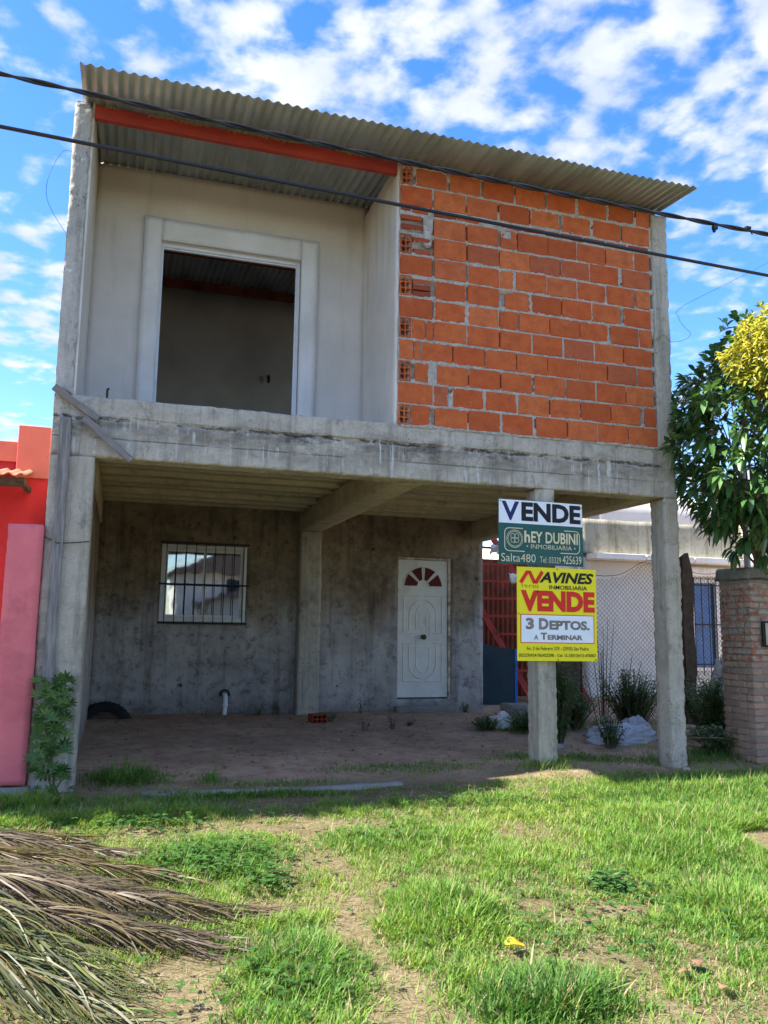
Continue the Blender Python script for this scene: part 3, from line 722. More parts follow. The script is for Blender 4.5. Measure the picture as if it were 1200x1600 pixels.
for x in xs:
    if fbm(np.array([[x, 0, 0]]), 6, 2, 4)[0] < -.12: continue
    for _ in range(2):
        l = random.uniform(.008, .030); a = random.uniform(-.9, .9); zt = zr(.0)-.014
        p0 = Vector((x, .012-random.random()*.02, zt-random.uniform(0, .012))); p1 = p0+Vector((l*math.sin(a), -random.uniform(0, .012), -l*abs(math.cos(a))))
        mb.tube([p0, p1], [random.uniform(.002, .006), .0015], 4, False)
fo = under(roof, 'foam_residue', mb, 'foam_straw'); fo['kind'] = 'stuff'
# brick panel ---------------------------------------------------------------
ROWS = [
(5.24, [(-0.005, 0.108, 'h'), (0.139, 0.447), (0.476, 0.789), (0.809, 1.123), (1.147, 1.456), (1.484, 1.794), (1.815, 2.129), (2.147, 2.457), (2.472, 2.621)]),
(5.043, [(-0.005, 0.296), (0.318, 0.63), (0.646, 0.956), (0.976, 1.287), (1.3, 1.615), (1.636, 1.952), (1.97, 2.286), (2.305, 2.614)]),
(4.773, [(0.32, 0.63), (0.653, 0.961), (0.987, 1.16, 'b'), (1.163, 1.473), (1.477, 1.791), (1.795, 2.106), (2.116, 2.428), (2.435, 2.604)]),
(4.576, [(-0.005, 0.105, 'h'), (0.321, 0.637), (0.653, 0.97), (0.976, 1.288), (1.291, 1.607), (1.617, 1.93), (1.934, 2.247), (2.294, 2.605, 'n')]),
(4.378, [(-0.005, 0.301), (0.326, 0.637), (0.659, 0.972), (0.975, 1.123, 'b'), (1.143, 1.461), (1.467, 1.783), (1.79, 2.106), (2.113, 2.422), (2.444, 2.598)]),
(4.181, [(-0.003, 0.112, 'h'), (0.333, 0.64), (0.656, 0.968), (1.03, 1.29, 'b'), (1.297, 1.617), (1.624, 1.939), (1.949, 2.257), (2.297, 2.605)]),
(3.983, [(-0.003, 0.307), (0.328, 0.64), (0.656, 0.966), (0.979, 1.156), (1.175, 1.489), (1.495, 1.809), (1.816, 2.131), (2.145, 2.46), (2.471, 2.613)]),
(3.786, [(-0.003, 0.107, 'h'), (0.113, 0.238), (0.25, 0.316, 'b'), (0.326, 0.64), (0.65, 0.962), (0.978, 1.295), (1.309, 1.617), (1.637, 1.954), (1.968, 2.281), (2.292, 2.606)]),
(3.588, [(-0.003, 0.13), (0.139, 0.191), (0.2, 0.506), (0.516, 0.82), (0.827, 1.136), (1.146, 1.456), (1.462, 1.777), (1.784, 2.095), (2.106, 2.418), (2.436, 2.606)]),
(3.391, [(-0.003, 0.111, 'h'), (0.147, 0.286), (0.353, 0.659), (0.669, 0.973), (0.986, 1.297), (1.32, 1.637), (1.654, 1.965), (1.979, 2.294), (2.305, 2.617)]),
(3.193, [(-0.003, 0.318), (0.324, 0.461), (0.501, 0.81), (0.829, 1.142), (1.158, 1.47), (1.486, 1.799), (1.809, 2.127), (2.134, 2.452), (2.502, 2.628, 'n')]),
(2.996, [(-0.003, 0.107, 'h'), (0.115, 0.295), (0.34, 0.653), (0.662, 0.974), (0.99, 1.302), (1.335, 1.653), (1.667, 1.979), (1.99, 2.31), (2.321, 2.639)])]
BH = .181
rects = []
for z, row in ROWS:
    for b in row: rects.append((b[0], b[1], z, z+BH))
SOLID = [(-.0, .09, 4.985, 5.03), (.11, .26, 4.975, 5.02), (.0, .20, 4.90, 4.945), (.01, .21, 4.81, 4.86), (.118, .285, 4.70, 4.745), (.125, .285, 4.585, 4.635),
    (.118, .29, 4.302, 4.348), (.118, .29, 4.245, 4.292), (.118, .29, 4.185, 4.234),
    (.32, .54, 4.972, 5.025), (.55, .77, 4.972, 5.022), (.99, 1.21, 4.975, 5.022), (1.225, 1.45, 4.975, 5.024), (1.46, 1.60, 4.972, 5.022), (1.625, 1.86, 4.972, 5.026), (1.875, 2.105, 4.974, 5.022), (2.13, 2.35, 4.972, 5.022), (2.37, 2.60, 4.974, 5.024)]
rects += SOLID
wallp = bpy.data.objects.new('brick_panel', None); COL.objects.link(wallp); wallp.parent = house
# mortar bed: uneven surface between and slightly over the brick edges
st = .0085; ux = np.arange(-.012, 2.645, st); uz = np.arange(2.985, 5.43, st)
GX, GZ = np.meshgrid(ux, uz, indexing='ij'); fx, fz = GX.ravel(), GZ.ravel()
ins = np.full(fx.shape, -1.0)
for (a, b, c, d_) in rects: ins = np.maximum(ins, np.minimum(np.minimum(fx-a, b-fx), np.minimum(fz-c, d_-fz)))
pp = P3(fx, 0, fz); n1 = fbm(pp, 26, 4, 90); n2 = fbm(pp, 7, 3, 91); n3 = fbm(pp, 60, 2, 92)
yv = np.where(ins < 0, .004 - .010*n1 - .004*n3 + .006*n2, .003 + .6*np.maximum(ins, 0) + .010*n1 + .007*n2 + .004*n3 + .03*(ins > .022))
vert = np.zeros(fx.shape, bool)
for z, row in ROWS: vert |= (fz > z+.022) & (fz < z+BH-.018)
jn = vnoise(P3(np.floor(fx/.11), 3, np.floor(fz/.1975)), 5)
gapw = (ins < 0) & vert & (jn + .5*n2 > -.35)
yv = np.where(gapw, .045, yv)
yv = np.minimum(yv, .06)
q = np.arange(GX.size).reshape(GX.shape)
F = np.stack([q[:-1, :-1], q[1:, :-1], q[1:, 1:], q[:-1, 1:]], -1).reshape(-1, 4)
under(wallp, 'mortar_bed', mesh_np('mortar_bed', np.stack([fx, yv, fz], 1), F.ravel(), np.full(len(F), 4), True), 'mortar')
under(wallp, 'panel_backing', MB().box(-.0, 2.64, .07, .13, 2.99, 5.45), 'mortar')
def unit_brick(seed, h, nx=6, nz=4, rough=.0012, edge=.004):
    """unit-length brick 0..1 in x, face at y=0, with worn edges"""
    xs = np.concatenate([[0, .012], np.linspace(.15, .85, nx-2), [.988, 1]]); zs = np.concatenate([[0, .005], np.linspace(.3*h, .7*h, 2), [h-.005, h]])
    mb = MB(); pts = []
    for a in xs:
        for c in zs:
            e = edge if (a in (0, 1) or c in (0, h)) else 0
            nn = fbm(np.array([[a*4, seed*3.1, c*20]]), 1, 3, seed)[0]
            e2 = (.004*max(0, fbm(np.array([[a*9, seed, c*30]]), 1, 2, seed+4)[0])) if e else 0
            pts.append((a, e+e2-rough*nn, c))
    mb.grid(pts, len(xs), len(zs))
    for c, flip in ((0, 0), (h, 1)): mb.quad((0, edge, c), (1, edge, c), (1, .1, c), (0, .1, c))
    for a in (0, 1): mb.quad((a, edge, 0), (a, edge, h), (a, .1, h), (a, .1, 0))
    return mb.mesh('brick')
UB = [unit_brick(i, BH) for i in range(8)]; US = [unit_brick(30+i, .048, rough=.003, edge=.006) for i in range(4)]
def broken_brick(w, h, seed):
    rnd = random.Random(seed); mb = MB()
    poly = [(0, 0), (w*rnd.uniform(.75, .9), 0), (w, h*.12), (w*.93, h*.35), (w, h*.5), (w*.9, h*.72), (w*.97, h*.9), (w*.8, h), (w*.35, h), (w*.22, h*rnd.uniform(.8, .9)), (0, h*.8)]
    mb.prism(poly, .002, .1); return mb.mesh('brick')
def hole_brick(w, h):
    mb = MB(); wx = .009; cw = (w-3*wx)/2; ch_ = (h-4*wx)/3
    xs = [0, wx, wx+cw, 2*wx+cw, 2*wx+2*cw, w]; zs = [0]
    for k in range(3): zs += [zs[-1]+wx, zs[-1]+wx+ch_]
    zs.append(h)
    for i in range(5):
        for j in range(7):
            if i % 2 == 1 and j % 2 == 1:
                a, b, c, d_ = xs[i], xs[i+1], zs[j], zs[j+1]; D = .11; i_ = .006
                A = [(a+i_, 0, c), (b-i_, 0, c), (b, 0, c+i_), (b, 0, d_-i_), (b-i_, 0, d_), (a+i_, 0, d_), (a, 0, d_-i_), (a, 0, c+i_)]
                for k in range(8):
                    p, q2 = A[k], A[(k+1) % 8]; mb.quad(p, q2, (q2[0], D, q2[2]), (p[0], D, p[2]))
                mb.quad(*[(x, D, z) for x, _, z in A])
                for (p, q2, r) in (((a, 0, c), A[0], A[7]), ((b, 0, c), A[2], A[1]), ((b, 0, d_), A[4], A[3]), ((a, 0, d_), A[6], A[5])): mb.quad(p, q2, r)
            else: mb.quad((xs[i], 0, zs[j]), (xs[i+1], 0, zs[j]), (xs[i+1], 0, zs[j+1]), (xs[i], 0, zs[j+1]))
    mb.quad((0, 0, 0), (0, .12, 0), (0, .12, h), (0, 0, h)); mb.quad((w, 0, 0), (w, .12, 0), (w, .12, h), (w, 0, h)); mb.quad((0, 0, h), (w, 0, h), (w, .12, h), (0, .12, h)); mb.quad((0, 0, 0), (w, 0, 0), (w, .12, 0), (0, .12, 0))
    return mb.mesh('hollow_brick_end')
HB = hole_brick(.108, BH)
for z, row in ROWS:
    for b in row:
        a, c = b[0], b[1]; dz_ = random.uniform(-.003, .003); dy_ = random.uniform(-.003, .004)
        if len(b) == 3 and b[2] == 'h': link('hollow_brick_end', HB, 'hollow_brick_clay', wallp, (a, -.004, z+dz_))
        elif len(b) == 3 and b[2] == 'b': link('brick', broken_brick(c-a, BH, int(a*1000)), 'hollow_brick_clay', wallp, (a, dy_, z))
        else: link('brick', random.choice(UB), 'hollow_brick_clay', wallp, (a, dy_*1.6, z+dz_), (random.uniform(-.012, .012), random.uniform(-.007, .007), random.uniform(-.012, .012)), (c-a, 1, 1))
for (a, b, c, d_) in SOLID:
    link('solid_brick', random.choice(US), 'solid_brick_clay', wallp, (a, random.uniform(-.004, .006), c), (0, random.uniform(-.02, .02), 0), (b-a, 1, (d_-c)/.048))
# smears of mortar patch beside the top left bricks
under(wallp, 'mortar_patch', rough_boxes([(.212, .312, -.001, .03, 4.66, 4.96)], .02, amp=.004, fine=.004, seed=95, chip=.02), 'mortar')
under(wallp, 'mortar_patch', rough_boxes([(.99, 1.10, -.004, .03, 4.87, 4.955)], .015, amp=.006, fine=.006, seed=96, chip=.03), 'mortar')
# grey plank wired upright against the left column, and two loose pieces of old formwork
def plank(label, p0, p1, w, th, y):
    p0, p1 = Vector((p0[0], y, p0[1])), Vector((p1[0], y, p1[1])); L = (p1-p0).length
    n = 9; mb = MB(); pts = []
    for i in range(n):
        x = L*i/(n-1)
        for (s, tt) in ((-1, 0), (1, 0), (1, 1), (-1, 1)):
            j = .004*fbm(np.array([[x*3, s*2.0, tt]]), 2, 2, int(L*100))[0]; pts.append((x, tt*th+j, s*w/2+j*1.5))
    mb.grid([pts[i*4+(k % 4)] for k in range(4) for i in range(n)], 4, n, True)
    mb.quad(*pts[:4]); mb.quad(*pts[-4:])
    an = math.atan2(p1.z-p0.z, p1.x-p0.x)
    o = link('plank', mb.mesh('plank'), 'weathered_wood', None, p0, (0, -an, 0)); tag(o, label, 'plank', 'old formwork boards on the left column'); return o
plank('long grey board standing upright against the front of the left concrete column', (-2.70, .55), (-2.70, 2.80), .078, .03, -.032)
plank('short grey board tilted on the beam corner above the other two', (-2.80, 3.03), (-2.47, 2.80), .05, .035, -.045)
plank('grey board slanting down from the beam corner across the porch opening', (-2.57, 2.80), (-2.205, 2.49), .055, .03, -.075)
o = link('tie_wire', MB().tube([(-2.815, -.006, 1.88), (-2.74, -.016, 1.845), (-2.70, -.04, 1.825), (-2.64, -.012, 1.83), (-2.47, -.01, 1.85)], .004, 5).mesh('tie_wire'), 'rusty_wire'); tag(o, 'wire tied round the left column and its board', 'wire')

# ------------------------------------------------------------------ sale signs on the middle column
def text_mesh(s, x0, x1, z0, z1, shear=0, bold=0.0, y=0.0):
    cu = bpy.data.curves.new('lettering', 'FONT'); cu.body = s; cu.size = 1; cu.shear = shear; cu.offset = bold; cu.fill_mode = 'BOTH'; cu.resolution_u = 3; cu.extrude = 0
    ob = bpy.data.objects.new('lettering', cu); COL.objects.link(ob)
    dg = bpy.context.evaluated_depsgraph_get(); me = bpy.data.meshes.new_from_object(ob.evaluated_get(dg))
    bpy.data.objects.remove(ob); bpy.data.curves.remove(cu)
    n = len(me.vertices); co = np.empty(n*3, np.float32); me.vertices.foreach_get('co', co); co = co.reshape(-1, 3)
    lo, hi = co.min(0), co.max(0); out = np.zeros_like(co)
    out[:, 0] = x0 + (co[:, 0]-lo[0])/(hi[0]-lo[0])*(x1-x0); out[:, 2] = z0 + (co[:, 1]-lo[1])/(hi[1]-lo[1])*(z1-z0); out[:, 1] = y
    me.vertices.foreach_set('co', out.ravel()); me.materials.clear(); me.update(); return me
class Sign:
    def __init__(s, name, label, x, z, w, h, rot, warp=0):
        s.w, s.h = w, h; s.o = thing(name, label, 'sign', (x, -.05, z)); s.o.rotation_euler = rot; s.warp = warp
    def wp(s, me):
        if s.warp:
            n = len(me.vertices); co = np.empty(n*3, np.float32); me.vertices.foreach_get('co', co); co = co.reshape(-1, 3)
            u = co[:, 0]/s.w; v = (s.h+co[:, 2])/s.h
            co[:, 1] += s.warp*np.clip(u-.55, 0, 1)**2*4*np.clip(v, 0, 1)**2*.5 - .006*np.sin(u*3.14)
            me.vertices.foreach_set('co', co.ravel()); me.update()
        return me
    def text(s, name, body, u0, u1, v0, v1, mat, bold=.0, shear=0, lift=1):
        me = text_mesh(body, u0*s.w, u1*s.w, -v1*s.h, -v0*s.h, shear, bold, -.0032-.0008*lift)
        return link(name, s.wp(me), mat, s.o)
    def plate(s, name, u0, u1, v0, v1, mat, lift=0, nu=16, nv=10, th=.002):
        mb = MB(); y0 = -.0012*lift
        for yy in (y0-th*.5, y0+th*.5 if lift == 0 else y0):
            mb.grid([(s.w*(u0+(u1-u0)*i/nu), yy, -s.h*(v0+(v1-v0)*j/nv)) for i in range(nu+1) for j in range(nv+1)], nu+1, nv+1)
            if lift: break
        return link(name, s.wp(mb.mesh(name)), mat, s.o)
    def stroke(s, name, pts, r, mat, lift=2):
        pts = [(u*s.w, -.0022-.0008*lift, -v*s.h) for u, v in pts]; mb = MB(); P = [Vector(p) for p in pts]; L = []
        for k, p in enumerate(P):
            d_ = (P[min(k+1, len(P)-1)]-P[max(k-1, 0)]).normalized(); nrm = Vector((-d_.z, 0, d_.x))
            L += [p+nrm*r, p-nrm*r]
        mb.grid(L, len(P), 2); return link(name, s.wp(mb.mesh(name)), mat, s.o)
S1 = Sign('sale_sign', 'white and green VENDE board with a clover emblem, upper sign on the middle column', .925, 2.385, .845, .575, (0, .004, 0), .02)
S1.plate('board', 0, 1, 0, 1, 'sign_green')
S1.plate('white_band', .004, .996, .004, .37, 'sign_white', 1.2)
for ch, a, b in (('V', .035, .235),): S1.text('letter', ch, a, b, .03, .325, 'ink_navy', .03)
S1.text('lettering', 'ENDE', .262, .975, .03, .325, 'ink_black', .045)
def rrect(u0, u1, v0, v1, r, asp, n=6):
    pts = []; ru, rv = r, r*asp
    for (cu_, cv, a0) in ((u1-ru, v0+rv, -pi/2), (u1-ru, v1-rv, 0), (u0+ru, v1-rv, pi/2), (u0+ru, v0+rv, pi)):
        pts += [(cu_+ru*math.cos(a0+pi/2*k/n), cv+rv*math.sin(a0+pi/2*k/n)) for k in range(n+1)]
    return pts+pts[:2]
asp = S1.w/S1.h
S1.stroke('emblem_border', rrect(.07, .955, .445, .80, .05, asp), .0038, 'ink_cream')
for r in (.092, .078): S1.stroke('emblem_ring', [(.185+r*math.cos(a), .612+r*asp*math.sin(a)) for a in np.linspace(0, 2*pi, 40)], .0022, 'ink_cream')
for k in range(4):
    a = pi/4+k*pi/2; cx_, cy_ = .185+.030*math.cos(a), .60+.030*asp*math.sin(a)
    S1.stroke('clover_leaf', [(cx_+.025*math.cos(b), cy_+.025*asp*math.sin(b)) for b in np.linspace(0, 2*pi, 18)], .0022, 'ink_cream')
S1.stroke('clover_stem', [(.185, .62), (.19, .66), (.18, .68)], .0022, 'ink_cream')
S1.text('letter', 'h', .295, .362, .475, .66, 'ink_cream', .03)
S1.text('lettering', 'EY DUBINI', .375, .935, .482, .66, 'ink_cream', .02)
S1.text('lettering', '• INMOBILIARIA •', .32, .905, .682, .752, 'ink_cream', -.005)
S1.text('lettering', 'Salta480', .03, .425, .84, .965, 'ink_cream', -.005)
S1.text('lettering', 'Tel: 03329', .475, .725, .868, .962, 'ink_cream', -.005)
S1.text('lettering', '425639', .745, .975, .84, .965, 'ink_cream', 0)
S2 = Sign('sale_sign', 'yellow NAVINES VENDE board with a white panel, lower sign on the middle column', 1.10, 1.788, .795, .822, (0, .003, 0))
S2.plate('board', 0, 1, 0, 1, 'sign_yellow')
S2.stroke('letter', [(.045, .172), (.128, .052), (.155, .052), (.215, .165), (.235, .165), (.315, .045)], .017, 'ink_red')
S2.text('lettering', 'AVINES', .275, .965, .045, .165, 'ink_black', .035, .25)
S2.text('small_print', 'T°II F°252', .05, .265, .192, .222, 'ink_brown')
S2.text('lettering', 'INMOBILIARIA', .40, .88, .188, .233, 'ink_black', .012)
S2.text('lettering', 'VENDE', .045, .975, .25, .475, 'ink_red', .055)
S2.plate('panel_border', .04, .965, .505, .812, 'ink_red', 1.2)
S2.plate('panel', .05, .955, .514, .803, 'sign_white', 2.0)
for s_, a, b, v0, v1, bo in (('3', .105, .205, .545, .668, .05), ('D', .265, .385, .545, .668, .05), ('EPTOS.', .395, .905, .567, .668, .05), ('A', .205, .255, .722, .775, .045), ('T', .285, .365, .70, .775, .045), ('ERMINAR', .372, .815, .722, .775, .045)):
    S2.text('lettering', s_, a, b, v0, v1, 'ink_grey', bo, 0, 2)
S2.text('lettering', 'Av. 3 de Febrero 329 - (2930) San Pedro', .11, .89, .848, .897, 'ink_brown', .01)
S2.text('lettering', '(03329)424196/423298 - Cel: 15-530124/15-470007', .02, .98, .922, .968, 'ink_brown', .015)

for S_, pts in ((S1, ((.02, .03), (.98, .06), (.02, .97), (.98, .96), (.5, .96))), (S2, ((.5, .012), (.02, .5), (.5, .985), (.98, .985)))):
    for (u, v) in pts: link('screw', MB().tube([(u*S_.w, -.007, -v*S_.h), (u*S_.w, .03, -v*S_.h)], .005, 7).mesh('screw'), 'black_iron', S_.o)

# ------------------------------------------------------------------ overhead cables and loose wires
def cable(name, label, pts, r, mat='cable_black', twist=0, n=6, cat='cable', grp=None):
    pts = [Vector(p) for p in pts]; P = []
    for i in range(len(pts)-1):
        a, b = pts[i], pts[i+1]; pa = pts[max(i-1, 0)]; pb = pts[min(i+2, len(pts)-1)]; m_ = max(2, int((b-a).length/(.06 if twist else .2)))
        m_ = max(m_, 5)
        for k in range(m_):
            tt = k/m_; P.append(.5*((2*a)+(-pa+b)*tt+(2*pa-5*a+4*b-pb)*tt*tt+(-pa+3*a-3*b+pb)*tt**3))
    P.append(pts[-1]); mb = MB()
    if twist:
        for s in range(twist):
            mb.tube([p+Vector((0, math.cos(k*.55+2*pi*s/twist), math.sin(k*.55+2*pi*s/twist)))*r*.9 for k, p in enumerate(P)], r, 6)
    else: mb.tube(P, r, n)
    return tag(link(name, mb.mesh(name, True), mat), label, cat, grp)
CY1 = -.85; _k = (CY1+6.7084)/6.2084
def _u(x): return (x+2.2251)/_k-2.2251
def CZ1(x): u = _u(x); return 1.209+(5.135-.018*u+.0025*u*u-1.209)*_k
def CZ2(x): u = _u(x); return 1.209+(4.737-.0195*u+.0006*u*u-1.209)*_k
c1 = cable('overhead_cable', 'upper twisted black cable crossing in front of the roof edge', [(x, CY1, CZ1(x)) for x in (-18, -12, -8, -5, -3, -1, 1, 3, 5, 8, 12, 18)], .0115, twist=2, grp='cables over the street side')
c2 = cable('overhead_cable', 'lower single black cable crossing in front of balcony and bricks', [(x, CY1, CZ2(x)) for x in (-18, -12, -8, -5, -3, -1, 1, 3, 5, 8, 12, 18)], .014, grp='cables over the street side')
for x, lab in ((2.70, 'small black clamp hanging under the upper cable'), (3.06, 'small wire splice sitting on the upper cable at the edge')):
    mb = MB(); z = CZ1(x); cyy = CY1
    if x < 2.9:
        mb.box(x-.022, x+.022, cyy-.022, cyy+.022, z-.055, z-.012, .006); mb.tube([(x, cyy, z-.05), (x-.012, cyy, z-.075)], .014, 6)
    else:
        mb.box(x-.03, x+.03, cyy-.022, cyy+.022, z+.008, z+.036, .006); mb.tube([(x, cyy, z+.03), (x+.05, cyy, z-.03), (x+.09, cyy+.01, z+.01)], .005, 5)
    tag(link('cable_clamp', mb.mesh('cable_clamp'), 'cable_black'), lab, 'clamp')
cable('loose_wire', 'thin wire loop hanging left of the balcony wall against the sky', [(-2.80, .05, 5.02), (-2.87, -.05, 4.94), (-2.945, -.08, 4.72), (-2.955, -.08, 4.55), (-2.90, -.06, 4.42), (-2.80, .02, 4.30)], .0019, 'thin_wire', cat='wire')
cable('loose_wire', 'thin wire curling out of the right column to the upper right', [(2.66, -.02, 4.06), (2.72, -.03, 4.13), (2.80, -.05, 4.06), (2.95, -.06, 4.10), (3.02, -.06, 4.17), (2.96, -.05, 4.23), (2.89, -.05, 4.33), (2.97, -.05, 4.46), (4.02, -.05, 5.07), (6.5, -.05, 6.6)], .0019, 'thin_wire', cat='wire')

# ------------------------------------------------------------------ left neighbour
pk = thing('boundary_pillar', 'pink rendered pillar beside the left column', 'pillar', (-2.95, .1, 0))
under(pk, 'pillar_shaft', rough_boxes([(-3.05, -2.80, -.05, .30, .07, 1.96)], .05, amp=.008, fine=.003, seed=101, chip=.01), 'pink_render')
under(pk, 'plinth', rough_boxes([(-4.2, -2.77, -.12, .34, -.12, .068)], .06, amp=.01, fine=.004, seed=103, chip=.02), 'old_concrete')
rh = thing('red_house', 'bright red rendered house left of the concrete building', 'house', (-4, 3, 0))
under(rh, 'front_wall', rough_boxes([(-7.0, -3.02, 2.5, 2.7, -.1, 2.88)], .2, seed=105), 'red_render')
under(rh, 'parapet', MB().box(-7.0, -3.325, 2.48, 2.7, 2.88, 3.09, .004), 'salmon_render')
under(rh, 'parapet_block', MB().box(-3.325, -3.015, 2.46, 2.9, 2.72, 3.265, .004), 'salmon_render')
under(rh, 'side_wall', rough_boxes([(-3.2, -3.02, 2.7, 8.0, -.1, 2.7)], .3, seed=108), 'red_render')
aw = MB(); xs = np.arange(-5.2, -3.14, .012)
aw.grid([(x, yv, 2.80+.014*math.cos(2*pi*x/.11)-(2.5-yv)*.22) for x in xs for yv in (2.48, 2.2, 1.9, 1.72)], len(xs), 4)
ao = under(rh, 'awning_sheet', aw, 'terracotta', True); ao.modifiers.new('thickness', 'SOLIDIFY').thickness = .012
aw = MB(); aw.box(-5.2, -3.16, 1.78, 1.84, 2.52, 2.60); aw.box(-3.215, -3.165, 1.76, 2.47, 2.56, 2.605); under(rh, 'awning_rafter', aw, 'dark_timber')

# ------------------------------------------------------------------ right neighbour: low white house
wh = thing('white_house', 'low white house with stained parapet behind the wire fence', 'house', (7, 6, 0))
WY = 6.0
WX0, LZ = 5.40, 2.53
under(wh, 'front_wall', wall_hole(WX0, 14, WY, WY+.2, -.1, LZ, [(7.58, 8.17, .58, 2.21)], .12, .006, .003, 111), 'white_render')
under(wh, 'parapet', rough_boxes([(WX0-.05, 8.72, WY-.03, WY+.2, LZ+.06, 3.20)], .1, amp=.01, seed=112), 'neighbour_concrete')
under(wh, 'parapet', rough_boxes([(8.72, 14, WY-.3, WY+.2, LZ-.1, 3.45)], .15, amp=.01, seed=113), 'white_trim')
for (a, b) in ((WX0+.05, 6.43), (6.45, 7.43), (7.45, 8.6)): under(wh, 'ledge', MB().box(a, b, WY-.34, WY-.012, LZ-.05, LZ+.05, .006), 'white_trim')
under(wh, 'side_wall', rough_boxes([(WX0, WX0+.2, WY+.2, 12, -.1, 3.1)], .3, seed=115), 'white_render')
wn = bpy.data.objects.new('window', None); COL.objects.link(wn); wn.parent = wh; wn.location = (0, 0, 0)
mb = MB()
for (a, b, c, d_) in ((7.58, 8.17, 2.15, 2.21), (7.58, 8.17, .58, .64), (7.58, 7.63, .64, 2.15), (8.10, 8.17, .64, 2.15)): mb.box(a, b, WY-.03, WY+.06, c, d_, .004)
under(wn, 'window_frame', mb, 'white_trim')
under(wn, 'shutter', MB().box(7.63, 8.02, WY+.02, WY+.05, .64, 2.15), 'shutter_blue')
for i in range(1, 9): under(wn, 'shutter_slat', MB().box(7.632, 8.018, WY+.006, WY+.019, .64+i*.167-.012, .64+i*.167+.012), 'shutter_blue')
under(wn, 'glass_pane', MB().box(8.02, 8.10, WY+.03, WY+.05, .64, 2.15), 'teal_sheet')
under(wn, 'window_lintel', rough_boxes([(7.45, 8.5, WY-.10, WY-.002, 2.25, 2.42)], .08, seed=118), 'white_trim')
gw = bpy.data.objects.new('window_grille', None); COL.objects.link(gw); gw.parent = wh
for i in range(5):
    x = 7.56+.155*i; under(gw, 'bar', MB().tube([(x, WY-.12, .50), (x, WY-.12, 2.24)], .008, 6), 'black_iron')
for z in (.70, 1.40, 2.10): under(gw, 'rail', MB().box(7.54, 8.22, WY-.135, WY-.128, z-.012, z+.012), 'black_iron')
under(wh, 'drain_hook', MB().tube([(8.46, WY-.05, 3.2), (8.46, WY-.05, 2.72), (8.50, WY-.06, 2.66), (8.56, WY-.06, 2.70)], .012, 6), 'black_iron')
rb = thing('rear_building', 'bright white building corner showing above the stained parapet', 'building', (9, 11, 0))
under(rb, 'wall', rough_boxes([(8.2, 13, 10.5, 15, 0, 4.55)], .5, seed=121), 'white_render')
under(rb, 'chimney', rough_boxes([(7.35, 8.0, 9.6, 10.1, 2.5, 4.15)], .2, seed=122), 'grey_render')
under(rb, 'low_wall', rough_boxes([(6.6, 8.2, 10.6, 10.8, 0, 4.02)], .4, seed=123), 'white_render')

# timber post, wire fence
po = MB(); tp = Vector((4.85, 2.62, 0))
pts = []
for k in range(12):
    z = -.1+2.36*k/11; s = .08+.004*math.sin(k*1.7); r_t = 1 if k < 11 else .6
    pts += [(4.87+sx*s*r_t+.004*math.sin(k*2.1+sx), 2.6+sy*s*.8*r_t+.01*math.sin(k*1.3+sy), z+(.03*sx if k == 11 else 0)) for sx, sy in ((-1, -1), (1, -1), (1, 1), (-1, 1))]
po.grid([pts[k*4+j] for j in range(4) for k in range(12)], 4, 12, True); po.quad(*pts[-4:])
tag(link('timber_post', po.mesh('timber_post'), 'dark_timber'), 'dark weathered timber post just right of the right column', 'post')
fe = thing('wire_fence', 'chain-link fence sagging between posts in front of the white wall', 'fence', (4.5, 2.8, 0))
def fence_top(x): return 1.93 + (.0 if x < 3.75 else min(.32, (x-3.75)*.33)) + (.03*math.sin(x*9)) if x < 4.85 else 2.06-.02*(x-4.85)+.02*math.sin(x*8)
fm = MB(); cell = .062; x = 3.28; k = 0
while x < 6.2:
    zt = fence_top(x); n = int((zt-.1)/(cell/2)); pts = []
    for j in range(n+1):
        sgn = 1 if (j+k) % 2 else -1
        yy = 2.78+.02*math.sin(x*3+j*.1); pts.append((x+sgn*cell*.25+.004*math.sin(j*.9+k), yy+(.004 if (j+k) % 2 else -.004), .08+j*cell/2))
    fm.tube(pts, .0036, 4, False); x += cell/2; k += 1
fw = under(fe, 'wire_mesh', fm, 'galvanised_wire'); fw['kind'] = 'stuff'
under(fe, 'top_wire', MB().tube([(xx, 2.77, fence_top(xx)) for xx in np.arange(3.28, 6.2, .06)], .004, 5), 'rusty_wire')
under(fe, 'post', MB().tube([(3.42, 2.8, -.05), (3.42, 2.8, 1.72)], .012, 6), 'black_iron')
under(fe, 'post', MB().tube([(6.2, 2.8, -.05), (6.2, 2.8, 2.1)], .03, 8), 'dark_timber')
